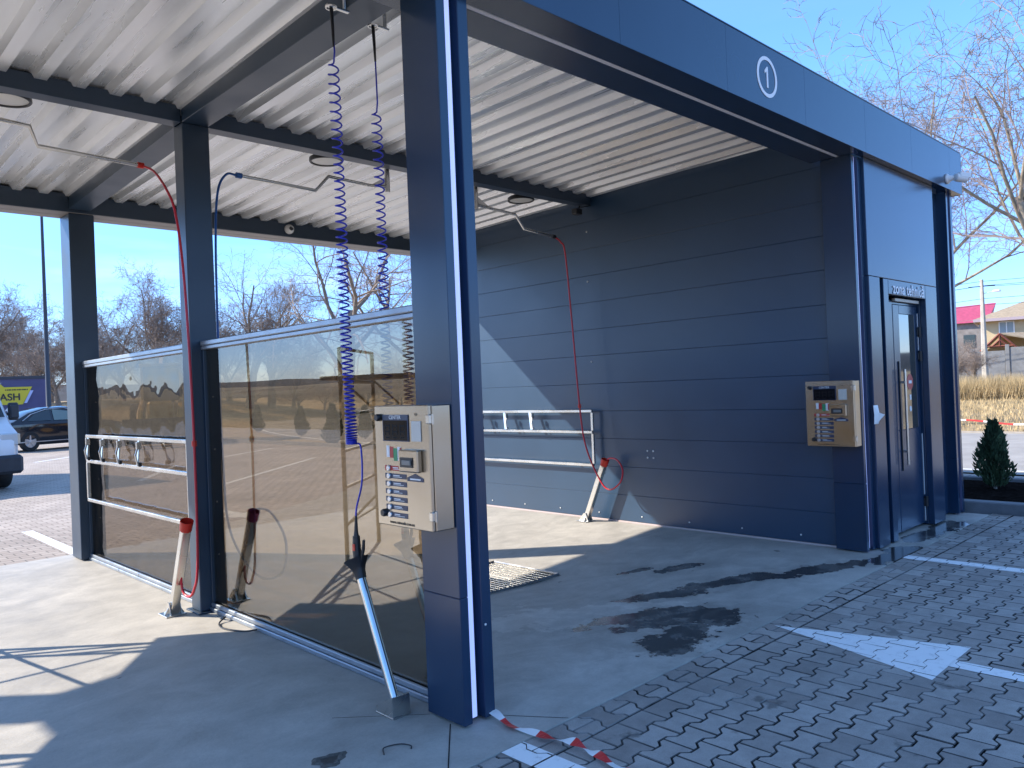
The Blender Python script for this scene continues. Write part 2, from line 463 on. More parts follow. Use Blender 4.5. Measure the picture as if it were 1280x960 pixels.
# ------------------------------------------------------------------ mesh builder
class MB:
    def __init__(s):
        s.v = []; s.f = []; s.mi = []; s.pieces = []
    def add(s, vs, fs, mi=0):
        b = len(s.v); s.pieces.append((vs, fs, mi))
        s.v.extend([tuple(p) for p in vs])
        for f in fs:
            s.f.append(tuple(b + i for i in f)); s.mi.append(mi)
        return s
    def box(s, x0, x1, y0, y1, z0, z1, b=0.0, mi=0, mat=None):
        c = ((x0 + x1) / 2, (y0 + y1) / 2, (z0 + z1) / 2)
        h = (abs(x1 - x0) / 2, abs(y1 - y0) / 2, abs(z1 - z0) / 2)
        b = min(b, min(h) * .45)
        vs = []; ix = {}
        sg = (-1, 1)
        if b <= 0:
            for i in sg:
                for j in sg:
                    for k in sg:
                        ix[(i, j, k)] = len(vs); vs.append((c[0] + i * h[0], c[1] + j * h[1], c[2] + k * h[2]))
            fs = []
            for a in range(3):
                for sgn in sg:
                    o1, o2 = [q for q in range(3) if q != a]
                    q = []
                    for (p1, p2) in ((-1, -1), (1, -1), (1, 1), (-1, 1)):
                        t = [0, 0, 0]; t[a] = sgn; t[o1] = p1; t[o2] = p2; q.append(ix[tuple(t)])
                    fs.append(q)
        else:
            for i in sg:
                for j in sg:
                    for k in sg:
                        for a in range(3):
                            e = [h[0] - b, h[1] - b, h[2] - b]; e[a] = h[a]
                            ix[(i, j, k, a)] = len(vs)
                            vs.append((c[0] + i * e[0], c[1] + j * e[1], c[2] + k * e[2]))
            fs = []
            for a in range(3):
                o1, o2 = [q for q in range(3) if q != a]
                for sgn in sg:
                    q = []
                    for (p1, p2) in ((-1, -1), (1, -1), (1, 1), (-1, 1)):
                        t = [0, 0, 0]; t[a] = sgn; t[o1] = p1; t[o2] = p2; q.append(ix[(*t, a)])
                    fs.append(q)
                for p1 in sg:
                    for p2 in sg:
                        t0 = [0, 0, 0]; t0[a] = -1; t0[o1] = p1; t0[o2] = p2
                        t1 = list(t0); t1[a] = 1
                        fs.append([ix[(*t0, o1)], ix[(*t1, o1)], ix[(*t1, o2)], ix[(*t0, o2)]])
            for i in sg:
                for j in sg:
                    for k in sg:
                        fs.append([ix[(i, j, k, 0)], ix[(i, j, k, 1)], ix[(i, j, k, 2)]])
        cv = Vector(c); out = []
        for q in fs:
            P = [Vector(vs[i]) for i in q]
            nn = (P[1] - P[0]).cross(P[2] - P[0])
            ce = sum(P, Vector()) / len(P)
            if nn.dot(ce - cv) < 0: q = q[::-1]
            out.append(q)
        if mat is not None: vs = [mat @ Vector(p) for p in vs]
        return s.add(vs, out, mi)
    def tube(s, pts, r, n=8, caps=True, mi=0):
        P = [Vector(p) for p in pts]
        rr = r if isinstance(r, (list, tuple)) else [r] * len(P)
        T = []
        for i in range(len(P)):
            t = P[min(i + 1, len(P) - 1)] - P[max(i - 1, 0)]
            T.append(t.normalized() if t.length > 1e-9 else Vector((0, 0, 1)))
        a = Vector((0, 0, 1)) if abs(T[0].z) < .9 else Vector((1, 0, 0))
        u = T[0].cross(a).normalized()
        vs = []; fs = []
        for i, p in enumerate(P):
            u = (u - T[i] * u.dot(T[i]))
            u = u.normalized() if u.length > 1e-6 else T[i].orthogonal().normalized()
            w = T[i].cross(u)
            for k in range(n):
                q = 2 * math.pi * k / n
                vs.append(p + (u * math.cos(q) + w * math.sin(q)) * rr[i])
        for i in range(len(P) - 1):
            for k in range(n):
                k2 = (k + 1) % n
                fs.append((i * n + k, i * n + k2, (i + 1) * n + k2, (i + 1) * n + k))
        if caps:
            fs.append(tuple(range(n))[::-1]); fs.append(tuple((len(P) - 1) * n + k for k in range(n)))
        return s.add(vs, fs, mi)
    def lathe(s, prof, n=20, mat=None, mi=0, caps=True):
        vs = []; fs = []
        for (r, z) in prof:
            for k in range(n):
                q = 2 * math.pi * k / n
                vs.append(Vector((r * math.cos(q), r * math.sin(q), z)))
        for i in range(len(prof) - 1):
            for k in range(n):
                k2 = (k + 1) % n
                fs.append((i * n + k, i * n + k2, (i + 1) * n + k2, (i + 1) * n + k))
        if caps:
            fs.append(tuple(range(n))[::-1]); fs.append(tuple((len(prof) - 1) * n + k for k in range(n)))
        if mat is not None: vs = [mat @ p for p in vs]
        return s.add(vs, fs, mi)
    def prism(s, poly, a0, a1, axis='z', mi=0):
        def pt(p, a):
            return {'z': (p[0], p[1], a), 'x': (a, p[0], p[1]), 'y': (p[0], a, p[1])}[axis]
        n = len(poly)
        vs = [pt(p, a0) for p in poly] + [pt(p, a1) for p in poly]
        fs = [tuple(range(n))[::-1], tuple(range(n, 2 * n))] + [(i, (i + 1) % n, n + (i + 1) % n, n + i) for i in range(n)]
        return s.add(vs, fs, mi)
    def quad(s, a, b, c, d, mi=0):
        return s.add([a, b, c, d], [(0, 1, 2, 3)], mi)
    def mesh(s, name, mats, off=(0, 0, 0), smooth=False):
        me = bpy.data.meshes.new(name)
        v = np.array(s.v, dtype=np.float64).reshape(-1, 3) - np.array(off)
        me.from_pydata(v.tolist(), [], s.f)
        for m in (mats if isinstance(mats, (list, tuple)) else [mats]): me.materials.append(m)
        if any(s.mi): me.polygons.foreach_set('material_index', s.mi)
        me.update()
        if smooth:
            me.shade_smooth() if smooth is True else me.shade_smooth()
            if smooth == 'auto': me.set_sharp_from_angle(angle=R(38))
        return me
    def build(s, name, mats, parent=None, smooth=False, loc=None):
        off = wloc(parent) if parent else (Vector(loc) if loc is not None else Vector())
        o = bpy.data.objects.new(name, s.mesh(name, mats, off, smooth))
        COL.objects.link(o)
        if parent: o.parent = parent
        elif loc is not None: o.location = loc
        return o

def build_each(mb, name, mats, parent=None, smooth=False):
    """one object for every piece that was added"""
    return [MB().add(*p).build(name, mats, parent, smooth) for p in mb.pieces]

def wloc(o):
    p = Vector()
    while o is not None:
        p = p + o.location; o = o.parent
    return p

def tag(o, label=None, cat=None, group=None, kind=None):
    if label: o['label'] = label
    if cat: o['category'] = cat
    if group: o['group'] = group
    if kind: o['kind'] = kind
    return o

def thing(name, label, cat, loc=(0, 0, 0), group=None):
    o = bpy.data.objects.new(name, None)
    o.empty_display_size = .2
    COL.objects.link(o); o.location = loc
    return tag(o, label, cat, group)

def copy_tree(o, parent=None):
    c = o.copy(); COL.objects.link(c); c.parent = parent
    for ch in list(o.children): copy_tree(ch, c)
    return c

def dup(o, loc, label, rotz=None):
    c = copy_tree(o); c.location = loc; c['label'] = label
    if rotz is not None: c.rotation_euler = (0, 0, rotz)
    return c

def structure(o):
    o['kind'] = 'structure'; return o

def spline(pts, n=8):
    P = [Vector(p) for p in pts]
    P = [P[0] * 2 - P[1]] + P + [P[-1] * 2 - P[-2]]
    out = []
    for i in range(1, len(P) - 2):
        p0, p1, p2, p3 = P[i - 1:i + 3]
        for k in range(n):
            t = k / n
            out.append(.5 * ((2 * p1) + (p2 - p0) * t + (2 * p0 - 5 * p1 + 4 * p2 - p3) * t * t + (3 * p1 - p0 - 3 * p2 + p3) * t ** 3))
    out.append(P[-2])
    return out

def frame(pos, xdir, up):
    x = Vector(xdir).normalized(); y = Vector(up).normalized(); z = x.cross(y)
    m = Matrix((x, y, z)).transposed().to_4x4(); m.translation = Vector(pos)
    return m

def text(name, body, size, pos, xdir, up, mat, parent=None, depth=0.002, align='CENTER', xs=1.0, shear=0, bold=0.0, space=1.0):
    cu = bpy.data.curves.new(name, 'FONT')
    cu.body = body; cu.size = size; cu.extrude = depth; cu.align_x = align; cu.align_y = 'CENTER'; cu.shear = shear; cu.offset = bold; cu.space_character = space
    tmp = bpy.data.objects.new(name, cu); COL.objects.link(tmp)
    bpy.context.view_layer.update()
    dg = bpy.context.evaluated_depsgraph_get()
    me = bpy.data.meshes.new_from_object(tmp.evaluated_get(dg))
    bpy.data.objects.remove(tmp)
    me.name = name
    fm = frame(pos, xdir, up)
    fm = Matrix.Translation(-wloc(parent)) @ fm if parent else fm
    me.transform(fm @ Matrix.Diagonal((xs, 1, 1, 1)))
    me.materials.clear(); me.materials.append(mat)
    o = bpy.data.objects.new(name, me); COL.objects.link(o)
    if parent: o.parent = parent
    return o

# ------------------------------------------------------------------ terrain, lot, road
def sstep(a, b, x):
    t = min(1, max(0, (x - a) / (b - a))); return t * t * (3 - 2 * t)

def road_edge(y):
    return 13.6 + max(0.0, y - 16) ** 2 * .0095

def terrain_z(x, y):
    r = math.hypot(x, y)
    z = -0.16
    n_ = mnoise.noise((x * .05, y * .05, 1.3)) * .5 + mnoise.noise((x * .17, y * .17, 4)) * .12
    out = sstep(46, 62, y) * sstep(30, 12, x - y * .35 + 10)
    z += out * (2.0 + n_ * .8)
    rb = sstep(0, 9, x - road_edge(max(y, -20)) - 9.2)
    z += rb * (.25 + n_ * .45) * (1 if y < 60 else 1)
    z += sstep(-16, -60, x) * (1.2 + n_)
    z += sstep(90, 300, r) * (1.2 + mnoise.noise((x * .006, y * .006, 8)) * 1.2)
    return z

xs = sorted(set([-900, -600, -400, -250, -170, -120] + list(range(-90, 121, 3)) + [150, 190, 260, 400, 600, 900]))
ys = sorted(set([-900, -600, -400, -250, -170, -120, -90, -70] + list(range(-55, 121, 3)) + [150, 190, 260, 400, 600, 900]))
g = MB()
vs = [(x, y, terrain_z(x, y)) for y in ys for x in xs]
nx = len(xs)
g.add(vs, [(j * nx + i, j * nx + i + 1, (j + 1) * nx + i + 1, (j + 1) * nx + i) for j in range(len(ys) - 1) for i in range(nx - 1)])
structure(g.build('ground', FIELD, smooth=True))

h = MB()
vs = []; N = 220
for i in range(N + 1):
    a = 2 * math.pi * i / N
    hh = 19 + 9 * mnoise.noise((math.cos(a) * 3, math.sin(a) * 3, .4)) + 4 * mnoise.noise((math.cos(a) * 14, math.sin(a) * 14, 2))
    if 60 < math.degrees(a) < 140: hh *= .8
    for (rr, zz) in ((620, -1), (700, hh * .55), (800, hh), (1000, hh * .9)):
        vs.append((rr * math.cos(a), rr * math.sin(a), zz))
h.add(vs, [(i * 4 + k, (i + 1) * 4 + k, (i + 1) * 4 + k + 1, i * 4 + k + 1) for i in range(N) for k in range(3)])
structure(h.build('hills', HILLM, smooth=True))

# parking lot paving: sheets round the wash building
SLAB_F, SLAB_B = 2.566, 9.37
lot = MB()
def sheet(mb, x0, x1, y0, y1, z, mi=0):
    mb.quad((x0, y0, z), (x1, y0, z), (x1, y1, z), (x0, y1, z), mi)
sheet(lot, -14, 12.6, SLAB_B + .002, 46, -.006)
sheet(lot, -14, -3.1, -16, SLAB_B, -.006)
sheet(lot, -3.1, 1.398, -16, SLAB_F - .004, -.006)
sheet(lot, 1.402, 13.3, -16, .35, -.006)
sheet(lot, 12.25, 13.3, .354, 9.3, -.0065)
structure(lot.build('parking_lot', FARPAVE))
soil_strip = MB(); sheet(soil_strip, 12.65, 17.5, 9.35, 44, -.03)
structure(soil_strip.build('verge', FIELD))

rd = MB(); yy = [-80, -50, -30, -10, 0, 8, 14, 18, 22, 26, 30, 34, 38, 42, 47, 53, 60, 70, 82]
vs = []
for y in yy:
    e = road_edge(y); vs += [(e, y, -.02), (e + 8.3, y, -.02)]
rd.add(vs, [(2 * i, 2 * i + 1, 2 * i + 3, 2 * i + 2) for i in range(len(yy) - 1)])
structure(rd.build('road', ASPH))
shd = MB(); vs = []
for y in yy:
    e = road_edge(y) + 8.25; vs += [(e, y, -.03), (e + .9, y, -.026)]
shd.add(vs, [(2 * i, 2 * i + 1, 2 * i + 3, 2 * i + 2) for i in range(len(yy) - 1)])
structure(shd.build('road_shoulder', simple('gravel_shoulder', (.40, .33, .24), .95, var=.3, vscale=5, bump=.8, bscale=30)))
el = MB(); vs = []
for y in yy:
    e = road_edge(y) + .35; vs += [(e, y, -.016), (e + .12, y, -.016)]
el.add(vs, [(2 * i, 2 * i + 1, 2 * i + 3, 2 * i + 2) for i in range(len(yy) - 1)])
structure(el.build('road_edge_line', WHITE))

# white lines on the lot behind the bays
ln = MB()
def strip(mb, a, b, w, z=-.002):
    a = Vector((*a, z)); b = Vector((*b, z)); d = (b - a).normalized(); p = Vector((-d.y, d.x, 0)) * w / 2
    mb.quad(a - p, b - p, b + p, a + p)
strip(ln, (2.46, 9.40), (2.48, 11.66), .13)
strip(ln, (5.73, 25.78), (9.6, 29.7), .13)
strip(ln, (2.2, 26.3), (5.0, 24.1), .0001)
strip(ln, (6.13, 14.28), (10.29, 18.06), .13)
strip(ln, (9.09, 21.09), (11.6, 22.9), .13)
strip(ln, (5.6, 16.84), (7.5, 19.9), .13)
strip(ln, (4.2, 33.6), (8.0, 32.2), .13)
strip(ln, (5.3, 35.2), (12.1, 31.2), .13)
for o in build_each(ln, 'parking_line', WHITE): structure(o)
ar = MB()
ar.add([(4.78, 9.95, -.0015), (5.12, 10.55, -.0015), (4.44, 10.55, -.0015)], [(0, 1, 2)])
ar.quad((4.71, 10.55, -.0015), (4.85, 10.55, -.0015), (4.85, 12.0, -.0015), (4.71, 12.0, -.0015))
structure(ar.build('exit_arrow', WHITE))

# ------------------------------------------------------------------ concrete slab with falls to the drains
def dip(x, y):
    def bay(xc, hw):
        fx = max(0, 1 - abs(x - xc) / hw)
        return fx
    fy = sstep(SLAB_F, 4.4, y) * sstep(SLAB_B, 7.0, y)
    return -.095 * fy * max(bay(4.78, 2.2), bay(-.1, 2.3))
sl = MB()
xs = np.arange(-3.1, 9.751, .15).tolist(); ysl = np.linspace(SLAB_F, SLAB_B, 46).tolist()
nx = len(xs)
sl.add([(x, y, dip(x, y)) for y in ysl for x in xs],
       [(j * nx + i, j * nx + i + 1, (j + 1) * nx + i + 1, (j + 1) * nx + i) for j in range(len(ysl) - 1) for i in range(nx - 1)])
sl.add([(-3.1, SLAB_F, 0), (9.75, SLAB_F, 0), (9.75, SLAB_F, -.12), (-3.1, SLAB_F, -.12)], [(3, 2, 1, 0)])
slab = structure(sl.build('concrete_slab', CONC, smooth=True))
# back apron of the right bay
ap = MB(); ap.add([(3.4, SLAB_B + .001, -.003), (9.7, SLAB_B + .001, -.003), (9.7, 12.4, -.003), (8.0, 11.9, -.003), (6.09, 10.8, -.003)], [(0, 1, 2, 3, 4)])
structure(ap.build('apron', CONC))
# joints of the slab
jt = MB()
def groove(a, b, w=.005):
    a = Vector((*a, .0015)); b = Vector((*b, .0015)); d = (b - a).normalized(); p = Vector((-d.y, d.x, 0)) * w / 2
    a.z += dip(a.x, a.y); b.z += dip(b.x, b.y)
    jt.quad(a - p, b - p, b + p, a + p)
groove((2.355, 2.956), (2.02, 2.566), .006); groove((2.016, 3.465), (2.36, 3.12), .004); groove((2.571, 2.856), (2.77, 2.57), .004)
for o in build_each(jt, 'slab_joint', PBED): structure(o)
# right planting bed by the kerb
bed = MB(); sheet(bed, 9.93, 12.1, -6, 9.3, .055); structure(bed.build('planting_bed', SOIL, loc=(0, 0, 0)))
kb = thing('kerb', 'grey concrete kerb edging the dark planting bed beside the building', 'kerb', (9.76, 2.8, 0))
y = -6.0; i = 0
while y < 9.2:
    k = MB(); k.box(9.76, 9.93, y + .004, y + .996, -.05, .115, .012); k.build('kerb_stone', KERB, kb); y += 1.0
k = thing('kerb', 'low far kerb between planting bed and the road', 'kerb', (12.17, 2.8, 0))
y = -6.0
while y < 9.2:
    q = MB(); q.box(12.105, 12.245, y + .004, y + .996, -.05, .10, .012); q.build('kerb_stone', KERB, k); y += 1.0
k = thing('kerb', 'low kerb along the lot edge in front of the small thuja bushes', 'kerb', (12.62, 25, 0))
y = 9.4
while y < 44:
    q = MB(); q.box(12.60, 12.75, y + .004, y + 1.496, -.05, .11, .012); q.build('kerb_stone', KERB, k); y += 1.5

# ------------------------------------------------------------------ interlocking pavers in front of the bays
PL, PW, PA = .19, .134, .0155
def stone_outline(gap=.0034, dl=.016, cut_top=False, half=None):
    """H shaped stone, wide ends at +-PL/2; list of (x, y), anticlockwise"""
    hx = PL / 2 - gap; q = PL / 4; w = PW / 2 + PA - gap; nrw = PW / 2 - PA - gap
    up = [(hx, w), (q + dl, w), (q - dl, nrw), (-q + dl, nrw), (-q - dl, w), (-hx, w)]
    if cut_top: up = [(hx, PW / 2 + .006 - gap), (-hx, PW / 2 + .006 - gap)]
    lo = [(-hx, -w), (-q - dl, -w), (-q + dl, -nrw), (q - dl, -nrw), (q + dl, -w), (hx, -w)]
    if half == 'a':    # wide end at x = 0, narrow end at +PL/2
        up = [(hx, nrw), (q + dl, nrw), (q - dl, w), (gap, w)]
        lo = [(gap, -w), (q - dl, -w), (q + dl, -nrw), (hx, -nrw)]
    return up + lo

def inset(poly, d):
    n = len(poly); out = []
    for i in range(n):
        p0 = Vector(poly[i - 1]); p1 = Vector(poly[i]); p2 = Vector(poly[(i + 1) % n])
        e1 = (p1 - p0).normalized(); e2 = (p2 - p1).normalized()
        n1 = Vector((-e1.y, e1.x)); n2 = Vector((-e2.y, e2.x))
        b = (n1 + n2); b = b / max(.3, b.length_squared) * 2 * d if b.length > 1e-6 else n1 * d
        out.append((p1.x + b.x, p1.y + b.y))
    return out

def stone_geo(poly):
    n = len(poly); ti = inset(poly, .0032)
    vs = [(x, y, 0) for x, y in ti] + [(x, y, -.0042) for x, y in poly] + [(x, y, -.028) for x, y in poly]
    fs = [tuple(range(n))]
    for i in range(n):
        j = (i + 1) % n
        fs.append((n + i, n + j, j, i)); fs.append((2 * n + i, 2 * n + j, n + j, n + i))
    return vs, fs
def stone_mi(fs): return [0] + [1, 2] * ((len(fs) - 1) // 2)

kinds = {'full': stone_outline(), 'top': stone_outline(cut_top=True), 'half': stone_outline(half='a')}
stones = []    # kind, x, y, rotation
BY0, BY1 = 2.371, 2.566
i = 0; x = 1.55
while x < 9.7:
    if i % 2 == 0:
        stones.append(('full', x, (BY0 + BY1) / 2, math.pi / 2))
    else:
        stones.append(('half', x, (BY0 + BY1) / 2, math.pi / 2)); stones.append(('half', x, (BY0 + BY1) / 2, -math.pi / 2))
    x += .1355; i += 1
row = 0; yb = 2.3625
while yb - PW > .36:
    x = 2.89 - .095 + (-.095 if row % 2 else 0) - 8 * PL
    while x < 9.7:
        if x > 1.45: stones.append(('top' if row == 0 else 'full', x, yb - PW / 2, 0.0))
        x += PL
    yb -= PW; row += 1
fp = MB(); sheet(fp, 1.40, 9.758, .352, SLAB_F - .002, -.015)
front = structure(fp.build('front_paving', JOINT_D, loc=(0, 0, 0)))
def project(p):
    q = Vector(p) - Vector((0, 0, 1.6)); z = q.dot(f_)
    if z < .1: return None
    return (640 + 979.885 * q.dot(r_) / z, 480 - 979.885 * q.dot(u_) / z, z)
ranked = []
for sidx, (kd, x, y, ro) in enumerate(stones):
    p = project((x, y, 0))
    vis = p is not None and -45 < p[0] < 1325 and 500 < p[1] < 1010
    ranked.append(((0 if vis else 1), (p[2] if p else 99) , sidx))
ranked.sort()
single = set(t[2] for t in ranked[:300])
data = {}
for kd, poly in kinds.items():
    vs, fs = stone_geo(poly)
    mb_ = MB().add(vs, fs); mb_.mi = stone_mi(fs); data[kd] = mb_.mesh('paver', [PAVE_O, EDGE_D, JOINT_D])
mass = MB(); tones = []
paver_polys = []
for sidx, (kd, x, y, ro) in enumerate(stones):
    dz = rng.uniform(-.0016, .0012) - .0045; tx, ty, tz = rng.gauss(0, .004), rng.gauss(0, .004), rng.gauss(0, .006)
    Mx = Matrix.Translation((x, y, dz)) @ Matrix.Rotation(ro + tz, 4, 'Z') @ Matrix.Rotation(tx, 4, 'X') @ Matrix.Rotation(ty, 4, 'Y')
    paver_polys.append([(Mx @ Vector((px, py, 0))) for px, py in inset(kinds[kd], -.0012)])
    if sidx in single:
        o = bpy.data.objects.new('paver', data[kd]); COL.objects.link(o); o.parent = front; o.matrix_local = Mx
    else:
        vs, fs = stone_geo(kinds[kd]); mass.add([Mx @ Vector(p) for p in vs], fs); mass.mi[-len(fs):] = stone_mi(fs); tones += [rng.random()] * len(fs)
pm = mass.build('paver_field', [PAVE_S, EDGE_D, JOINT_D], front); pm['kind'] = 'stuff'
at = pm.data.attributes.new('tone', 'FLOAT', 'FACE'); at.data.foreach_set('value', tones)

def clip_convex(poly, conv):
    out = poly
    n = len(conv)
    for i in range(n):
        a = conv[i]; b = conv[(i + 1) % n]
        def side(p): return (b[0] - a[0]) * (p.y - a[1]) - (b[1] - a[1]) * (p.x - a[0])
        src = out; out = []
        for k in range(len(src)):
            p, q = src[k], src[(k + 1) % len(src)]
            sp, sq = side(p), side(q)
            if sp >= 0: out.append(p)
            if (sp >= 0) != (sq >= 0):
                t = sp / (sp - sq); out.append(p + (q - p) * t)
        if not out: return []
    return out
def ccw(poly):
    a = sum(poly[i][0] * poly[(i + 1) % len(poly)][1] - poly[(i + 1) % len(poly)][0] * poly[i][1] for i in range(len(poly)))
    return poly if a > 0 else poly[::-1]
def painted(name, regions):
    mb = MB()
    for reg in regions:
        reg = ccw(reg)
        for pp in paver_polys:
            c = clip_convex(pp, reg)
            if len(c) >= 3: mb.add([(p.x, p.y, p.z + .002) for p in c], [tuple(range(len(c)))])
    return mb.build(name, PAINT)
PAINT, n_, l_, b_ = new_mat("worn_white_road_paint")
geo = n_.new("ShaderNodeNewGeometry")
nn = n_.new("ShaderNodeTexNoise"); nn.inputs['Scale'].default_value = 16; nn.inputs['Detail'].default_value = 9; nn.inputs['Roughness'].default_value = .72
l_(geo.outputs['Position'], nn.inputs['Vector'])
rp = n_.new("ShaderNodeValToRGB"); e = rp.color_ramp.elements
e[0].position = .22; e[0].color = (.45, .45, .45, 1); e[1].position = .46; e[1].color = (.87, .87, .86, 1)
l_(nn.outputs['Fac'], rp.inputs['Fac']); l_(rp.outputs['Color'], b_.inputs['Base Color']); b_.inputs['Roughness'].default_value = .65
structure(painted('bay_arrow', [[(4.689, 2.509), (4.995, 1.455), (4.346, 1.457)], [(4.72, 1.46), (4.60, 1.46), (4.60, .45), (4.72, .45)]]))
structure(painted('bay_line', [[(7.05, 2.60), (7.19, 2.60), (7.19, .45), (7.05, .45)]]))
structure(painted('divider_line', [[(2.318, 2.57), (2.458, 2.57), (2.458, .45), (2.318, .45)]]))

# ------------------------------------------------------------------ the wash building
BLD = thing('car_wash', 'dark navy two bay car wash with corrugated roof and circled 1 on its fascia', 'car wash', (4.8, 5.8, 0))
FY, FZ0, FZ1 = 2.745, 3.545, 4.005
seams = [-2.62, -1.04, .13, 1.30, 2.46, 3.63, 4.80, 5.96, 7.12, 8.24, 9.38, 9.762]
def zroof(y): return 3.862 - .018 * (y - 3.2)
for a, b in zip(seams[:-1], seams[1:]):
    m = MB(); m.box(a + .0004, b - .0004, FY, FY + .03, FZ0, FZ1, .0012); m.build('fascia_panel', NAVY, BLD)
for a, b in ((-2.62, 2.46), (2.462, 7.05), (7.052, 9.76)):
    m = MB(); y1 = 3.225 if a < 7 else 2.84
    m.box(a, b, FY + .031, 2.955 if a < 7 else y1, FZ0 + .003, FZ0 + .03, .002)
    if a < 7:
        m.box(a, b, 2.99, y1, FZ0 + .003, FZ0 + .03, .002); m.box(a, b, 2.95, 2.995, FZ0 + .032, FZ0 + .045)
        m.box(a, b, y1 - .02, y1, FZ0 + .031, zroof(3.2) - .004)
    build_each(m, 'soffit_panel', NAVY, BLD)
m = MB(); m.box(2.58, 7.03, 2.958, 2.987, FZ0 + .000, FZ0 + .03, .004); m.build('soffit_light', LEDS, BLD)
m = MB(); m.box(-2.5, 2.33, 2.958, 2.987, FZ0 + .000, FZ0 + .03, .004); m.build('soffit_light', LEDS, BLD)
m = MB(); m.box(-2.62, 9.762, FY - .004, FY + .05, FZ1 + .001, FZ1 + .012, .003); m.box(9.764, 9.78, FY, 9.3, FZ0, FZ1, .002); m.box(-2.64, -2.622, FY, 9.3, FZ0, FZ1, .002)
build_each(m, 'fascia_trim', NAVY, BLD)
# back fascia and gutter
m = MB(); m.box(-2.62, 9.76, 8.845, 8.865, 3.575, 3.76, .003); m.build('back_beam', STEELB, BLD)
m = MB(); m.box(-2.62, 9.76, 8.866, 9.02, 3.572, 3.60, .002); m.box(-2.62, 9.76, 9.032, 9.205, 3.572, 3.60, .002); m.box(-2.62, 9.76, 9.185, 9.207, 3.602, FZ1 - .13, .002)
build_each(m, 'back_soffit', simple('ground_lit_soffit', (.30, .28, .27), .5, var=.08), BLD)  # soffit colour made pale for sunlight coming up off the ground
# circled number one
m = MB(); cx, cz = 5.357, 3.779
N = 48; vs = []
for k in range(N):
    q = 2 * math.pi * k / N
    for rr in (.148, .122):
        for yy_ in (FY - .0035, FY - .0005): vs.append((cx + rr * math.cos(q), yy_, cz + rr * math.sin(q)))
fs = []
for k in range(N):
    a = k * 4; b = ((k + 1) % N) * 4
    fs += [(a, b, b + 2, a + 2), (a, a + 1, b + 1, b), (a + 2, b + 2, b + 3, a + 3)]
m.add(vs, fs)
p1 = [(-.022, .052), (-.034, .036), (-.034, .048), (-.010, .074), (.012, .074), (.012, -.076), (-.010, -.076), (-.010, .054)]
p1 = [(.014, .076), (.000, .076), (-.034, .044), (-.034, .020), (-.008, .042), (-.008, -.078), (.014, -.078)]
m.prism([(cx + a, cz + b) for a, b in p1], FY - .0035, FY - .0005, 'y')
m.build('number_mark', WHITE, BLD)

# pillars with a light strip in the front groove
def pillar(x0, y0=2.85, y1=3.13, left=None):
    p = MB(); z1 = FZ0 + .002
    xl = x0
    p.box(xl, xl + .052, y0, y1, .012, .612, .003); p.box(xl, xl + .052, y0, y1, .6135, z1, .003)
    p.box(xl + .0525, xl + .132, y0 + .052, y1 - .001, .012, z1)
    p.box(xl + .1325, xl + .196, y0, y1 - .002, .012, z1, .003)
    o = p.build('pillar', NAVY, BLD)
    q = MB(); q.box(xl + .055, xl + .094, y0 + .014, y0 + .0515, .03, z1 - .002, .004)
    q.build('light_strip', LED, o)
    return o
pl = pillar(2.357)
m = MB()
for zz in (.46,): m.lathe([(.006, 0), (.006, .003), (.003, .005)], 8, Matrix.Translation((2.51, 2.85, zz)) @ Matrix.Rotation(R(90), 4, 'X'))
m.build('screw', WHITEP, pl)
pillar(7.045)
pillar(9.46, 2.82, 3.1)
pillar(-2.6)
# steel posts
def post(x0, x1, y0, y1, z1, plate=True):
    m = MB(); m.box(x0, x1, y0, y1, .012, z1, .006)
    o = m.build('post', STEELB, BLD)
    if plate:
        m = MB(); m.box(x0 - .03, x1 + .03, y0 - .04, y1 + .04, .0, .011, .003)
        m.build('base_plate', STEELB, o)
    m = MB()
    for zz in (.42, .82, 1.22, 1.62):
        m.lathe([(.007, 0), (.007, .003), (.003, .006)], 8, Matrix.Translation((x1 - .05, y0, zz)) @ Matrix.Rotation(R(90), 4, 'X'))
    build_each(m, 'screw', WHITEP, o)
    return o
post(2.36, 2.565, 5.89, 6.055, 3.69)
post(2.36, 2.60, 8.868, 9.180, 3.57, False)
post(-2.70, -2.45, 8.868, 9.180, 3.57, False)
post(-2.70, -2.45, 5.89, 5.985, 3.69)
# roof beams
m = MB(); m.box(-2.6, 2.358, 5.90, 6.03, 3.69, 3.816, .003); m.build('cross_beam', STEELB, BLD)
m = MB(); m.box(2.56, 7.10, 5.90, 6.03, 3.69, 3.816, .003); m.build('cross_beam', STEELB, BLD)
for (xa, xb) in ((2.36, 2.56), (-2.70, -2.5)):
    m = MB(); m.box(xa, xb, 3.226, 5.896, 3.69, 3.838, .003); m.build('long_beam', STEELB, BLD)
    m = MB(); vs = []
    for y in (6.034, 8.843):
        zb = 3.69 - (y - 6.034) * .030
        vs += [(xa, y, zb), (xb, y, zb), (xb, y, zroof(y) - .006), (xa, y, zroof(y) - .006)]
    m.add(vs, [(0, 1, 5, 4), (1, 2, 6, 5), (2, 3, 7, 6), (3, 0, 4, 7), (0, 3, 2, 1), (4, 5, 6, 7)])
    m.build('long_beam', STEELB, BLD)
m = MB(); m.box(7.02, 7.12, 3.23, 8.84, 3.70, 3.78, .003); 
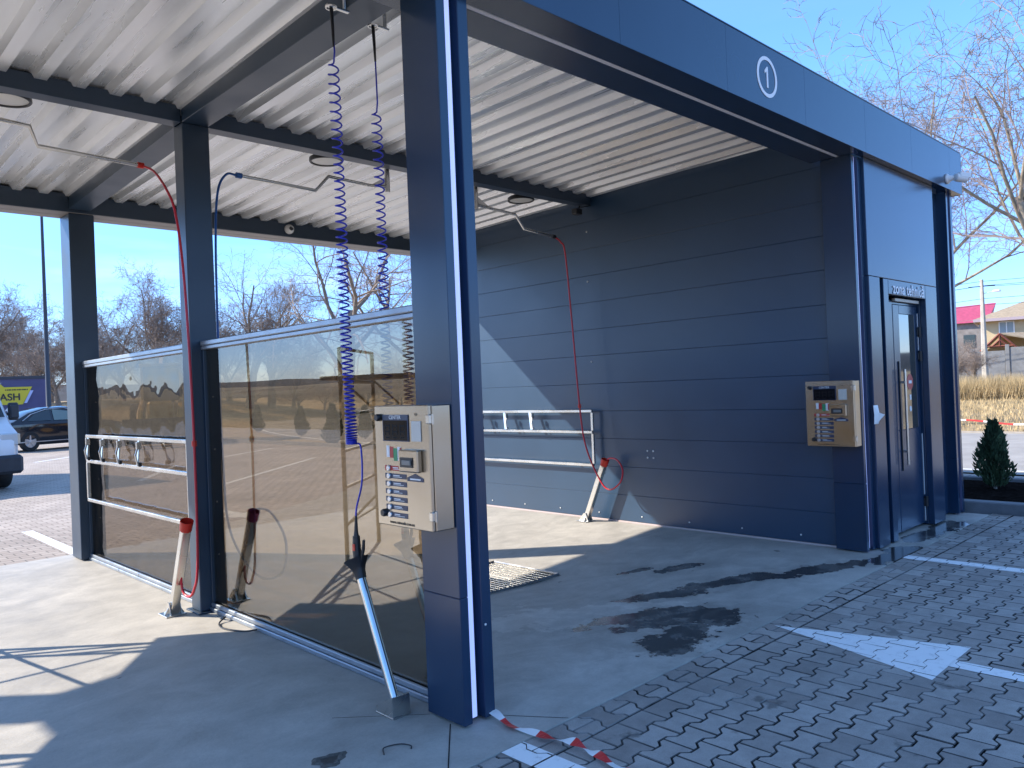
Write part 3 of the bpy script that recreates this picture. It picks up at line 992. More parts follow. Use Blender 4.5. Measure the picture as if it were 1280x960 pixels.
# corrugated roof sheets
PITCH_ = .235
prof = [(0, 0), (.075, 0), (.100, .048), (.210, .048)]
x = -2.6; k = 0
xr = []
while x < 7.12:
    for (dx, dz) in prof: xr.append((x + dx, dz))
    x += PITCH_
per = 4 * 5
for s0 in range(0, len(xr) - 1, per):
    seg = xr[s0:s0 + per + 1]
    if len(seg) < 3: continue
    for (ya, yb2) in ((3.226, 6.0), (5.92, 9.18)):
        m = MB(); zo = .004 if ya < 4 else .0
        off = .0015 * (k % 2); k += 1
        vs = [(px, ya, zroof(ya) - .03 + dz + zo + off) for px, dz in seg] + [(px, yb2, zroof(yb2) - .03 + dz + zo + off) for px, dz in seg]
        n = len(seg)
        m.add(vs, [(i, i + 1, n + i + 1, n + i) for i in range(n - 1)])
        m.build('roof_sheet', ZINC, BLD)
m = MB(); m.box(-2.6, 9.76, 3.23, 9.18, 3.90, 3.93); m.build('roof_deck', ROOFTOP, BLD)
m = MB(); m.box(7.135, 9.74, 3.0, 9.1, 3.60, 3.88); m.build('room_ceiling', ROOFTOP, BLD)

# right wall of the bay: horizontal panels
WALLX = 7.13
zz = [.0, .317, .638, .958, 1.28, 1.60, 1.935, 2.245, 2.565, 2.88, 3.20, 3.52, 3.87]
for a, b in zip(zz[:-1], zz[1:]):
    m = MB(); dx = rng.uniform(-.002, .002)
    m.box(WALLX + dx, WALLX + .06, 3.132, 9.19, max(a, .02) + .0003, b - .0003, .0030)
    o = m.build('wall_panel', NAVYW, BLD)
m = MB(); m.box(WALLX - .004, WALLX + .06, 3.132, 9.19, .0, .018, .002); m.build('base_trim', simple('pale_base_trim', (.5, .42, .42), .5), BLD)
m = MB(); m.box(WALLX - .03, WALLX - .002, 3.23, 5.89, 3.815, 3.833, .003); m.box(WALLX - .03, WALLX - .002, 6.05, 9.0, 3.775, 3.795, .003)
build_each(m, 'roof_edge_flashing', ZINC, BLD)
m = MB()
for yy_ in np.arange(3.5, 9.1, .62):
    m.lathe([(.009, 0), (.009, .004), (.004, .007)], 8, Matrix.Translation((WALLX - .002, yy_, .085)) @ Matrix.Rotation(R(-90), 4, 'Y'))
for (yy_, z_) in ((6.015, 2.813), (6.005, 1.864), (6.0, 3.40), (5.25, .83), (5.17, .83), (5.25, .755), (5.17, .755)):
    m.lathe([(.011, 0), (.011, .004), (.005, .009)], 8, Matrix.Translation((WALLX - .002, yy_, z_)) @ Matrix.Rotation(R(-90), 4, 'Y'))
build_each(m, 'screw', WHITEP, BLD)
# outer right side and back of the technical room
m = MB(); m.box(9.66, 9.74, 3.105, 9.18, .0, 3.60, .003); m.build('side_wall', NAVYW, BLD)
m = MB(); m.box(7.20, 9.655, 9.10, 9.19, .0, 3.60, .003); m.build('rear_wall', NAVYW, BLD)
# front of the technical room
TY = 2.82
def panel(x0, x1, z0, z1, y0=TY, y1=TY + .06, name='front_panel', b=.004):
    m = MB(); m.box(x0, x1, y0, y1, z0, z1, b); return m.build(name, NAVY, BLD)
panel(7.243, 9.028, 2.478, 3.548)
panel(7.243, 7.49, .012, 2.475, TY - .004)
panel(7.585, 7.70, .012, 2.475)
panel(7.703, 8.69, 2.335, 2.475)
panel(8.693, 9.028, .012, 2.475)
panel(7.49, 7.585, .012, 2.475, TY + .11, TY + .14)
panel(9.03, 9.458, .012, 3.548, TY + .10, TY + .14)
panel(8.693, 8.72, .012, 2.335, TY + .061, TY + .20, 'door_jamb')
panel(7.67, 7.70, .012, 2.335, TY + .061, TY + .20, 'door_jamb')
panel(7.70, 8.69, 2.336, 2.36, TY + .061, TY + .20, 'door_jamb')
# door with its glazing
DY = 2.905
door = MB()
door.box(8.02, 8.665, DY, DY + .05, .03, 1.02, .004)
door.box(8.02, 8.175, DY, DY + .05, 1.021, 2.26, .004); door.box(8.595, 8.665, DY, DY + .05, 1.021, 2.26, .004); door.box(8.176, 8.594, DY, DY + .05, 2.17, 2.26, .004)
door = door.build('door', NAVY, BLD)
m = MB(); m.box(8.176, 8.594, DY + .004, DY + .012, 1.022, 2.169); gls = m.build('pane', WINGL, door)
m = MB(); m.box(7.702, 8.018, DY + .004, DY + .05, .03, 2.30, .003); m.box(8.019, 8.69, DY + .006, DY + .05, 2.262, 2.285, .003); m.build('door_frame', NAVY, BLD)
m = MB(); m.box(8.02, 8.66, DY - .03, DY + .003, 2.287, 2.318, .003); m.build('door_frame', simple('lit_door_head', (.55, .50, .42), .5), BLD)  # frame head coloured pale for the light that falls on it
m = MB(); m.tube([(8.13, DY - .05, .68), (8.13, DY - .05, 1.62)], .013, 10); m.box(8.115, 8.145, DY - .05, DY + .004, .80, .825); m.box(8.115, 8.145, DY - .05, DY + .004, 1.48, 1.505)
build_each(m, 'handle', INOX, door)
m = MB(); m.box(8.100, 8.116, DY - .012, DY - .0005, .62, 1.70, .003); m.build('edge_strip', BLACK, door)
for zz_ in (.25, 1.75, 2.0):
    m = MB(); m.tube([(8.675, DY - .018, zz_ - .05), (8.675, DY - .018, zz_ + .05)], .019, 10); m.box(8.64, 8.69, DY - .012, DY - .001, zz_ - .035, zz_ + .035, .003); m.build('hinge', BLACK, door)
m = MB()  # white strips standing in for light through the hinge side gap
for (a, b) in ((2.05, 2.19), (1.81, 1.95), (.32, .95), (.05, .20)): m.box(8.668, 8.680, DY - .006, DY - .001, a, b)
build_each(m, 'hinge_gap_light', WHITEP, door)
sgn = MB(); N = 8
sgn.lathe([(.085, 0), (.085, .002)], 8, Matrix.Translation((8.41, DY + .0035, 1.49)) @ Matrix.Rotation(R(90), 4, 'X') @ Matrix.Rotation(R(22.5), 4, 'Z'))
st = sgn.build('stop_sticker', REDS, door)
m = MB(); m.box(8.37, 8.45, DY - .0005, DY + .0012, 1.475, 1.505); m.box(8.39, 8.43, DY + .0015, DY + .0035, 1.31, 1.36)
build_each(m, 'sticker_print', WHITEP, door)
m = MB(); m.lathe([(.028, 0), (.028, .002)], 12, Matrix.Translation((8.40, DY + .0035, 1.22)) @ Matrix.Rotation(R(90), 4, 'X')); m.build('round_sticker', WHITEP, door)
text('lettering', 'zona tehnică', .150, (8.225, TY - .004, 2.392), (1, 0, 0), (0, 0, 1), WHITE, BLD, .0025, bold=.0022, space=1.07)

# white sheet added as a reflection on the glossy narrow front panel
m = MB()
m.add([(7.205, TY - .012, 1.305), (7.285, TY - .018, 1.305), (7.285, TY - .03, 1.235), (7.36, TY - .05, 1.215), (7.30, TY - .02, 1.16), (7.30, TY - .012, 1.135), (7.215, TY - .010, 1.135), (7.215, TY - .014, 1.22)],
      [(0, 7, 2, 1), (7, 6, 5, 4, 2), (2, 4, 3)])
o = m.build('reflection_sheet', WHITEP, loc=(7.27, TY - .012, 1.2)); tag(o, 'white sheet standing in for a reflection on the narrow navy panel by the door', 'reflection')
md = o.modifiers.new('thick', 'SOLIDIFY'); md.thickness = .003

# ------------------------------------------------------------------ glass divider
DV = thing('glass_divider', 'bronze tinted glass divider with grey rails between the two bays', 'divider', (2.47, 6.0, 0))
for (a, b, mt) in ((3.133, 5.887, GLASS2), (6.058, 8.866, GLASS1)):
    m = MB(); m.box(2.467, 2.475, a + .002, b - .002, .05, 1.99); m.build('glass_pane', mt, DV)
    m = MB(); m.box(2.435, 2.507, a, b, 1.978, 2.004, .004); m.box(2.430, 2.512, a, b, 2.006, 2.044, .006); build_each(m, 'top_rail', ALU, DV)
    m = MB(); m.box(2.430, 2.512, a, b, .003, .034, .005); m.box(2.440, 2.462, a, b, .036, .066, .004); m.box(2.480, 2.502, a, b, .036, .066, .004); build_each(m, 'bottom_rail', ALU, DV)
    m = MB(); m.box(2.445, 2.497, a, a + .018, .068, 1.976, .003); m.box(2.445, 2.497, b - .018, b, .068, 1.976, .003); build_each(m, 'side_rail', STEELB, DV)

# ------------------------------------------------------------------ mat racks
def rack(x, y_lo, y_hi, clips, name_label, face, group):
    t = thing('mat_rack', name_label, 'rack', (x, (y_lo + y_hi) / 2, 1.0), group)
    def bar(y0, y1, z, s=.016):
        m = MB(); m.box(x - s, x + s, y0, y1, z - s, z + s, .004); m.build('rail', INOX, t)
    bar(y_lo, y_hi, 1.283); bar(y_lo, y_hi, 1.035); bar(y_lo, y_hi, .648)
    for yy in (y_lo, y_hi):
        m = MB(); m.box(x - .014, x + .014, yy - .016, yy + .016, .665, 1.018, .003); m.box(x - .014, x + .014, yy - .016, yy + .016, 1.052, 1.266, .003)
        build_each(m, 'upright', INOX, t)
    for yy in clips:
        m = MB()
        s = -1 if face < 0 else 1
        m.add([(x + s * .018, yy + .04, 1.27), (x + s * .018, yy + .075, 1.27), (x + s * .055, yy + .02, 1.06), (x + s * .055, yy - .02, 1.06),
               (x + s * .010, yy + .04, 1.27), (x + s * .010, yy + .075, 1.27), (x + s * .047, yy + .02, 1.06), (x + s * .047, yy - .02, 1.06)],
              [(0, 1, 2, 3), (7, 6, 5, 4), (0, 4, 5, 1), (1, 5, 6, 2), (2, 6, 7, 3), (3, 7, 4, 0)])
        m.box(x + s * .02, x + s * .06, yy - .022, yy + .002, 1.20, 1.262, .004)
        m.tube([(x + s * .04, yy - .01, 1.235), (x + s * .075, yy - .03, 1.15), (x + s * .06, yy - .035, 1.06)], .008, 6)
        m.build('clip', INOX, t)
        m = MB(); m.box(x + s * .02, x + s * .045, yy - .018, yy + .006, 1.05, 1.085, .004); m.build('clip_pad', BLACK, t)
    for yy in (y_lo + .3, y_hi - .3):
        m = MB(); m.tube([(x, yy, 1.035), (x - face * .062, yy, 1.035)], .012, 8); m.tube([(x, yy, .648), (x - face * .062, yy, .648)], .012, 8); build_each(m, 'stand_off', INOX, t)
    return t
rack(2.385, 6.075, 8.62, (8.47, 8.02, 7.55, 7.05), 'stainless mat rack with four clips on the bronze glass divider', -1, 'floor mat racks')
rack(7.05, 5.965, 8.85, (8.32, 7.86, 7.39, 6.92), 'stainless mat rack on the dark panelled bay wall', -1, 'floor mat racks')

# ------------------------------------------------------------------ payment cabinets
def make_cabinet():
    """local: x = 0 is the pillar face, the front looks along -x; y runs +y at the left edge"""
    t = thing('payment_cabinet', 'stainless payment cabinet with button column on the front pillar of the glass divider', 'payment machine', (0, 0, 0), 'wash payment cabinets')
    XF = -.13; Wd = .44; Ht = .585
    m = MB(); m.box(XF + .02, -.002, -.001, Wd - .001, 0, Ht, .004); m.build('cabinet_body', INOXB, t)
    m = MB(); m.box(XF, XF + .0185, .003, Wd, .0, Ht + .002, .004); m.build('cabinet_door', INOXB, t)
    def U(u): return Wd - u * (Wd - .004)          # u 0 at the left edge (large y)
    def V(v): return Ht * (1 - v)
    def plate(name, u0, u1, v0, v1, mat, d=.004, x=XF, par=None, b=.0012):
        m = MB(); m.box(x - d, x - .0004, U(u1), U(u0), V(v1), V(v0), b); return m.build(name, mat, par or t)
    def knob(name, u, v, r, mat, d=.012, par=None):
        m = MB(); m.lathe([(r, 0), (r, d * .7), (r * .8, d), (r * .2, d)], 14, Matrix.Translation((XF - .0005, U(u), V(v))) @ Matrix.Rotation(R(-90), 4, 'Y')); return m.build(name, mat, par or t, smooth='auto')
    knob('lock', .10, .095, .018, BLACK, .022); knob('lock', .155, .895, .019, BLACK, .022)
    disp = plate('display', .17, .65, .072, .292, NAVYS, .005)
    plate('screen', .185, .635, .118, .284, SCREEN, .0065, par=disp)
    text('display_text', 'CENTER', .026, (XF - .0055, U(.41), V(.095)), (0, -1, 0), (0, 0, 1), WHITEP, disp, .0006)
    dg = MB()
    for q in range(3):
        for (yy, zz, w, hh) in ((0, .062, .03, .006), (0, .034, .03, .006), (0, .006, .03, .006), (.018, .048, .006, .026), (.018, .02, .006, .026), (-.018, .048, .006, .026), (-.018, .02, .006, .026)):
            c = U(.27 + q * .14)
            dg.box(XF - .0072, XF - .0066, c + yy - w / 2, c + yy + w / 2, V(.275) + zz, V(.275) + zz + hh)
    dg.build('segment_digits', simple('dim_segments', (.012, .014, .017), .6, spec=.1), disp)
    plate('card_pad', .70, .87, .125, .288, simple('pale_card_pad', (.55, .52, .46), .4), .004)
    m = MB()
    for rr in (.006, .011, .016): m.tube([(XF - .001, U(.785) + rr * math.cos(q), V(.088) + rr * math.sin(q)) for q in np.linspace(.7, 2.44, 6)], .0011, 4)
    m.build('contactless_mark', BLACK, t)
    plate('note_sticker', .22, .275, .33, .425, WHITEP, .0015); plate('note_sticker', .28, .345, .338, .43, REDS, .0015); s_ = plate('note_sticker', .35, .42, .35, .455, GREENS, .0015)
    plate('note_sticker', .425, .49, .338, .45, WHITEP, .0015); plate('note_sticker', .47, .495, .345, .44, REDS, .002)
    rd_ = plate('bill_reader', .52, .87, .355, .535, INOXB, .03, b=.006)
    plate('slot', .565, .79, .415, .495, BLACK, .004, XF - .03, rd_); plate('slot_lip', .62, .77, .435, .475, simple('slot_grey', (.2, .19, .17), .4), .008, XF - .034, rd_)
    for k in range(7):
        v = .516 + k * .0645
        mt = REDS if k == 0 else NAVYS
        lb = plate('button_label', .175, .575, v - .020, v + .021, mt, .0016)
        plate('label_print', .33, .43 + .02 * (k % 3), v - .008, v, WHITEP, .0022, par=lb, b=0)
        plate('label_print', .33, .52 - .03 * (k % 2), v + .006, v + .010, WHITEP, .0022, par=lb, b=0)
        knob('button', .255, v + .002, .0145, RIM, .010)
    m = MB(); m.prism([(U(.59), V(.612)), (U(.88), V(.612)), (U(.88), V(.583)), (U(.735), V(.548)), (U(.59), V(.583))], XF - .002, XF - .0004, 'x'); ab = m.build('arrow_label', NAVYS, t)
    plate('label_print', .645, .83, .588, .600, WHITEP, .0026, par=ab, b=0)
    text('web_address', 'www.cutwash.com.ua', .0225, (XF - .001, U(.46), V(.966)), (0, -1, 0), (0, 0, 1), BLACK, t, .0005)
    for v in (.11, .88):
        m = MB(); m.box(XF - .006, XF + .028, -.006, .020, V(v) - .021, V(v) + .021, .003); m.tube([(XF + .016, -.006, V(v) - .024), (XF + .016, -.006, V(v) + .024)], .006, 8); m.build('hinge', INOX, t)
    return t
cab = make_cabinet()
cab.location = (2.356, 2.862, .947)
dup(cab, (7.044, 2.858, .953), 'stainless payment cabinet on the dark corner of the bay wall by the door')

# ------------------------------------------------------------------ holders on the floor
def make_holder(cup_mat, label, group):
    t = thing('lance_holder', label, 'lance holder', (0, 0, 0), group)
    m = MB(); m.box(-.075, .075, -.085, .085, 0, .008, .002)
    m.prism([(-.075, .0085), (.075, .0085), (.02, .10), (-.02, .10)], -.038, -.034, 'y'); m.prism([(-.085, .0085), (.06, .0085), (-.02, .10), (-.05, .10)], -.042, -.036, 'x'); m.prism([(-.085, .0085), (.06, .0085), (-.02, .10), (-.05, .10)], .036, .042, 'x')
    m.build('base_plate', INOX, t)
    a = Vector((0, -.02, .012)); b = Vector((0, -.315, .665)); d = (b - a).normalized()
    X = Vector((1, 0, 0)); Y = d.cross(X)
    Mx = Matrix((X, Y, d)).transposed().to_4x4(); Mx.translation = a
    Ln = (b - a).length
    m = MB(); m.box(-.03, .03, -.03, .03, 0, Ln, .005, mat=Mx); m.build('tube', INOX, t)
    m = MB(); m.lathe([(.038, Ln - .005), (.043, Ln), (.047, Ln + .075), (.043, Ln + .075), (.039, Ln + .01), (.0, Ln + .008)], 20, Mx, caps=False); m.build('cup', cup_mat, t, smooth='auto')
    return t
hd = make_holder(REDC, 'red capped leaning lance holder in the sunny bay before the glass', 'leaning lance holders')
hd.location = (2.215, 6.06, 0)
dup(hd, (6.955, 6.06, 0), 'red capped leaning lance holder at the foot of the dark panelled wall')
h4 = make_holder(simple('blue_cup', (.02, .05, .30), .4), 'lance holder with blue hose loop behind the bronze glass', 'leaning lance holders'); h4.location = (2.725, 6.06, 0)

def make_foam(label):
    t = thing('foam_lance_stand', label, 'lance stand', (0, 0, 0), 'round foam lance stands')
    m = MB(); m.box(-.055, .055, -.075, .075, 0, .008, .002)
    m.prism([(-.07, .0085), (.07, .0085), (.07, .035), (-.06, .105), (-.07, .105)], -.052, -.047, 'x'); m.prism([(-.07, .0085), (.07, .0085), (.07, .035), (-.06, .105), (-.07, .105)], .047, .052, 'x'); m.box(-.047, .047, -.070, -.065, .009, .104)
    m.build('base_plate', INOX, t)
    a = Vector((0, -.04, .02)); b = Vector((0, .262, .68)); d = (b - a).normalized(); Ln = (b - a).length
    X = Vector((1, 0, 0)); Y = d.cross(X); Mx = Matrix((X, Y, d)).transposed().to_4x4(); Mx.translation = a
    m = MB(); m.lathe([(.024, 0), (.024, Ln)], 24, Mx); m.build('tube', CHROME, t, smooth='auto')
    m = MB(); m.lathe([(.028, Ln - .05), (.032, Ln - .01), (.040, Ln + .012), (.066, Ln + .055), (.060, Ln + .055), (.03, Ln + .02), (0, Ln + .02)], 20, Mx, caps=False); m.build('cup', BLACK, t, smooth='auto')
    m = MB(); p = Mx @ Vector((0, 0, Ln))
    m.tube([p + Vector((0, 0, .01)), p + Vector((0, .012, .10)), p + Vector((0, .012, .175))], [.022, .023, .019], 12); m.tube([p + Vector((0, -.02, .03)), p + Vector((0, -.05, .11)), p + Vector((0, -.058, .16))], [.008, .009, .007], 8)
    m.tube([p + Vector((0, .012, .175)), p + Vector((0, .012, .19))], [.014, .012], 10)
    gun = m.build('spray_gun', BLACK, t, smooth='auto')
    m = MB(); m.box(-.024, -.020, p.y - .004, p.y + .016, p.z + .10, p.z + .135); m.build('mark', REDC, gun)
    return t, p + Vector((0, .012, .19))
fs1, gp = make_foam('chrome lance stand with black cup leaning before the glass by the front pillar')
fs1.location = (2.25, 3.275, 0)
dup(fs1, (2.69, 3.45, 0), 'chrome lance stand with black cup seen dark through the bronze glass')

# ------------------------------------------------------------------ hoses
def coil(name, label, x, y, z_top, z_c0, z_c1, end, mat, drift=(0, 0), nt=64):
    t = thing(name, label, 'hose', (x, y, z_top), 'blue coiled air hoses')
    pts = [Vector((x, y, z_top)), Vector((x + .003, y - .004, z_top - .1)), Vector((x + .006, y - .006, z_c0 + .05))]
    pts = spline(pts, 4)
    n = nt * 11; r = .027
    for i in range(n + 1):
        s = i / n
        w = s ** .74                                   # coils open at the top, tight at the bottom
        z = z_c0 + (z_c1 - z_c0) * (.62 * s ** .62 + .38 * s) if False else z_c0 + (z_c1 - z_c0) * (1 - (1 - s) ** 1.55 * 1.0)
        th = 2 * math.pi * nt * s
        rr = r * min(1, i / 8 + .25) * (1 + .07 * math.sin(s * 23))
        dx = drift[0] * s + .006 * math.sin(s * 9); dy = drift[1] * s + .006 * math.sin(s * 7 + 1)
        pts.append(Vector((x + dx + rr * math.cos(th), y + dy + rr * math.sin(th), z)))
    e0 = pts[-1]; end = Vector(end)
    pts += spline([e0, e0 + Vector((0, -.05, -.02)), Vector(((e0.x + end.x) / 2 - .01, e0.y - .10, e0.z - (e0.z - end.z) * .42)), end + Vector((0, -.01, .12)), end], 7)[1:]
    m = MB(); m.tube(pts, .0047, 6); m.build('coil', mat, t, smooth=True)
    m = MB(); m.tube([(x, y, z_top + .01), (x + .003, y - .002, z_top - .09), (x + .004, y - .004, z_top - .2)], [.010, .009, .006], 8); m.tube([end + Vector((0, -.006, .09)), end], [.006, .011], 8); build_each(m, 'sleeve', BLACK, t, smooth='auto')
    m = MB()
    m.box(x - .03, x + .11, y - .012, y + .012, z_top + .012, z_top + .024, .003); m.tube([(x + .085, y, z_top + .02), (x + .085, y, z_top + .13)], .012, 8)
    m.tube([(x + .028 * math.cos(q), y + .028 * math.sin(q), z_top + .012) for q in np.linspace(0, 6.28, 14)], .006, 6)
    m.build('hook', INOX, t)
    return t
coil('coiled_hose', 'blue coiled hose hanging before the glass down to the lance stand', 2.27, 3.62, 3.655, 3.38, 1.335, Vector((2.25, 3.275, 0)) + gp, BLUEH, (0, -.03), 62)
coil('coiled_hose', 'blue coiled hose hanging behind the glass close to the front pillar', 2.66, 3.80, 3.735, 3.25, 1.15, Vector((2.69, 3.45, 0)) + gp, BLUEH, (0, 0), 60)

def hose(name, label, pts, r, mat, extra=None, group='wash hoses'):
    m = MB(); m.tube(spline(pts, 9), r, 8); o = m.build(name, mat, smooth=True, loc=pts[0]); tag(o, label, 'hose', group)
    if extra:
        for (p, q, rr, mt) in extra:
            k = MB(); k.tube([p, q], rr, 10); k.build('clamp', mt, o, smooth='auto')
    return o
hose('wash_hose', 'long red hose hanging down beside the middle post of the divider',
     [(2.207, 6.3, 3.431), (2.24, 6.15, 3.355), (2.25, 5.95, 3.18), (2.25, 5.80, 2.98), (2.25, 5.70, 2.59), (2.25, 5.644, 2.0), (2.25, 5.617, 1.26), (2.25, 5.638, .455), (2.245, 5.705, .235), (2.235, 5.80, .17), (2.225, 5.885, .235), (2.22, 5.85, .50), (2.215, 5.76, .70)],
     .0095, REDH, [((2.25, 5.617, 1.31), (2.25, 5.617, 1.27), .018, REDC)])
hose('wash_hose', 'red hose hanging on the dark panelled wall and looping into the holder',
     [(6.616, 6.05, 3.297), (6.73, 6.06, 3.25), (6.80, 6.06, 3.12), (6.85, 6.045, 2.352), (6.85, 5.975, 1.31), (6.85, 5.902, .868), (6.85, 5.719, .511), (6.85, 5.586, .411), (6.85, 5.433, .50), (6.86, 5.40, .64), (6.89, 5.50, .745), (6.94, 5.66, .745), (6.955, 5.73, .66)],
     .0095, REDH, [((6.85, 5.98, 1.37), (6.85, 5.978, 1.33), .018, REDC)])
hose('wash_hose', 'blue hose hanging behind the middle post and looping behind the bronze glass',
     [(2.851, 6.05, 3.403), (2.77, 6.07, 3.40), (2.70, 6.08, 3.25), (2.672, 6.09, 2.85), (2.665, 6.10, 2.07), (2.665, 6.10, 1.1), (2.67, 6.02, .55), (2.72, 5.70, .25), (2.76, 5.38, .30), (2.76, 5.30, .55), (2.75, 5.50, .74), (2.73, 5.72, .74), (2.725, 5.75, .66)],
     .0095, BLUEH2)

# swinging boom arms
def boom(label, pts, r, tip_mat, base):
    t = thing('boom_arm', label, 'boom arm', base, 'swivel boom arms under the roof')
    m = MB(); m.tube(pts, r, 12); m.build('arm_tube', INOX, t, smooth='auto')
    e = Vector(pts[-1]); d = (e - Vector(pts[-2])).normalized()
    m = MB(); m.tube([e - d * .02, e + d * .025], r * 1.5, 12); m.build('tip_collar', tip_mat, t, smooth='auto')
    m = MB(); x, y, z = base; top = zroof(y) - .034
    m.box(x - .10, x + .10, y - .05, y + .07, top - .012, top, .002); m.tube([(x, y, top - .012), (x, y, z - .05)], .024, 12)
    dd = (Vector(pts[1]) - Vector(pts[0])).normalized()
    q0 = Vector((x, y, z + .05)) ; 
    m.add([q0 + Vector((0, -.003, .05)), q0 + Vector((0, -.003, -.07)), q0 + dd * .20 + Vector((0, -.003, -.05)), q0 + Vector((0, .003, .05)), q0 + Vector((0, .003, -.07)), q0 + dd * .20 + Vector((0, .003, -.05))],
          [(0, 1, 2), (5, 4, 3), (0, 3, 4, 1), (1, 4, 5, 2), (2, 5, 3, 0)])
    m.build('bracket', INOX, t, smooth='auto')
    return t
boom('steel boom arm carrying the red hose in the sunny bay', [(.05, 6.2, 3.61), (1.30, 6.3, 3.592), (1.462, 6.3, 3.578), (1.49, 6.3, 3.452), (1.56, 6.3, 3.447), (2.19, 6.3, 3.431)][:2] + [(1.45, 6.3, 3.585), (1.495, 6.3, 3.452), (2.19, 6.3, 3.431)], .0155, REDC, (.05, 6.2, 3.61))
boom('steel boom arm carrying the blue hose behind the glass', [(4.355, 6.09, 3.54), (4.15, 6.09, 3.525), (3.709, 6.07, 3.533), (3.568, 6.06, 3.385), (2.87, 6.05, 3.403)], .0155, BLUEH2, (4.355, 6.09, 3.54))
boom('steel boom arm carrying the red hose near the panelled wall', [(5.47, 6.09, 3.52), (6.013, 6.06, 3.478), (6.128, 6.05, 3.334), (6.60, 6.05, 3.297)], .0155, BLACK, (5.47, 6.09, 3.52))

# ------------------------------------------------------------------ lamps, cameras
def make_light(label):
    t = thing('ceiling_light', label, 'ceiling light', (0, 0, 0), 'round lamps under the roof')
    m = MB(); m.lathe([(.0, .10), (.05, .10), (.07, .055), (.125, .045), (.150, .03), (.152, .0), (.146, -.008), (.134, -.006), (.132, .004)], 32, caps=False); m.build('lamp_housing', BLACK, t, smooth='auto')
    m = MB(); m.lathe([(.133, .0035), (.10, -.004), (.05, -.008), (.001, -.009)], 32, caps=False); m.build('lens', simple('lamp_lens', (.78, .76, .70), .3), t, smooth=True)
    return t
lt = make_light('round ceiling lamp over the sunny bay'); lt.location = (1.30, 6.22, 3.715)
dup(lt, (3.785, 6.22, 3.715), 'round ceiling lamp crossed by the hanging blue coil')
dup(lt, (6.27, 6.22, 3.70), 'round ceiling lamp by the panelled wall')
dup(lt, (5.62, 6.80, 3.70), 'round ceiling lamp half hidden beside the boom bracket')
t = thing('dome_camera', 'small white dome camera on the back roof beam', 'camera', (4.812, 8.84, 3.665))
m = MB(); m.lathe([(.058, 0), (.058, .03), (.045, .045)], 20, Matrix.Translation((4.812, 8.844, 3.665)) @ Matrix.Rotation(R(90), 4, 'X')); m.build('camera_base', WHITEP, t, smooth='auto')
m = MB(); m.lathe([(.045 * math.cos(q), .045 * math.sin(q)) for q in np.linspace(0, 1.5, 7)], 18, Matrix.Translation((4.812, 8.80, 3.665)) @ Matrix.Rotation(R(90), 4, 'X')); m.build('camera_ball', WHITEP, t, smooth=True)
m = MB(); m.lathe([(.026, 0), (.026, .014), (.018, .02)], 16, frame((4.80, 8.765, 3.658), (1, .2, 0), (0, .5, 1))); m.build('lens', BLACK, t, smooth='auto')
t = thing('bullet_camera', 'white bullet camera on the right end of the fascia', 'camera', (9.30, 2.74, 3.64))
m = MB(); m.lathe([(.055, 0), (.055, .012), (.035, .03), (.022, .07)], 18, Matrix.Translation((9.27, FY - .001, 3.645)) @ Matrix.Rotation(R(90), 4, 'X')); m.build('camera_base', WHITEP, t, smooth='auto')
d = Vector((.85, -.55, -.12)).normalized(); a = Vector((9.25, 2.66, 3.645))
X = d.cross(Vector((0, 0, 1))).normalized(); Y = d.cross(X)
Mx = Matrix((X, Y, d)).transposed().to_4x4(); Mx.translation = a
m = MB(); m.lathe([(.02, 0), (.04, .01), (.045, .03), (.045, .13), (.041, .135)], 18, Mx); m.build('camera_body', WHITEP, t, smooth='auto')
m = MB(); m.box(-.047, .047, -.052, .0, .03, .165, .006, mat=Mx); m.build('sun_hood', WHITEP, t)
m = MB(); m.lathe([(.040, 0), (.040, .003)], 18, Mx @ Matrix.Translation((0, 0, .1355))); m.build('lens', BLACK, t)
t = thing('floodlight', 'small dark floodlight hanging at the end of the cross beam', 'floodlight', (6.95, 6.0, 3.62))
m = MB(); m.box(6.88, 6.985, 5.93, 6.01, 3.575, 3.64, .006); m.build('lamp_housing', BLACK, t)
m = MB(); m.tube([(6.96, 5.97, 3.64), (7.0, 5.98, 3.685)], .008, 6); m.tube([(6.98, 5.95, 3.66), (7.10, 5.90, 3.69)], .006, 6); m.build('bracket', BLACK, t)

# ------------------------------------------------------------------ drain grate, drain hole, tape, cable
t = thing('drain_grate', 'steel drain grate in the floor of the right bay', 'drain grate', (4.70, 5.3, -.09))
gx0, gx1, gy0, gy1 = 4.10, 5.08, 4.76, 5.60
def gz(x, y): return dip(x, y) + .012
fr = MB()
for (a, b) in (((gx0, gy0), (gx1, gy0)), ((gx0, gy1), (gx1, gy1)), ((gx0, gy0), (gx0, gy1)), ((gx1, gy0), (gx1, gy1))):
    fr.tube([(a[0], a[1], gz(*a) - .004), ((a[0] + b[0]) / 2, (a[1] + b[1]) / 2, gz((a[0] + b[0]) / 2, (a[1] + b[1]) / 2) - .004), (b[0], b[1], gz(*b) - .004)], .012, 4)
build_each(fr, 'grate_frame', INOX, t)
pit = MB(); pit.add([(x, y, dip(x, y) + .0035) for y in (gy0, gy1) for x in (gx0, 4.44, 4.78, gx1)], [(i, i + 1, i + 5, i + 4) for i in range(3)]); pit.build('drain_pit', BLACK, t)
xx_ = gx0 + .03
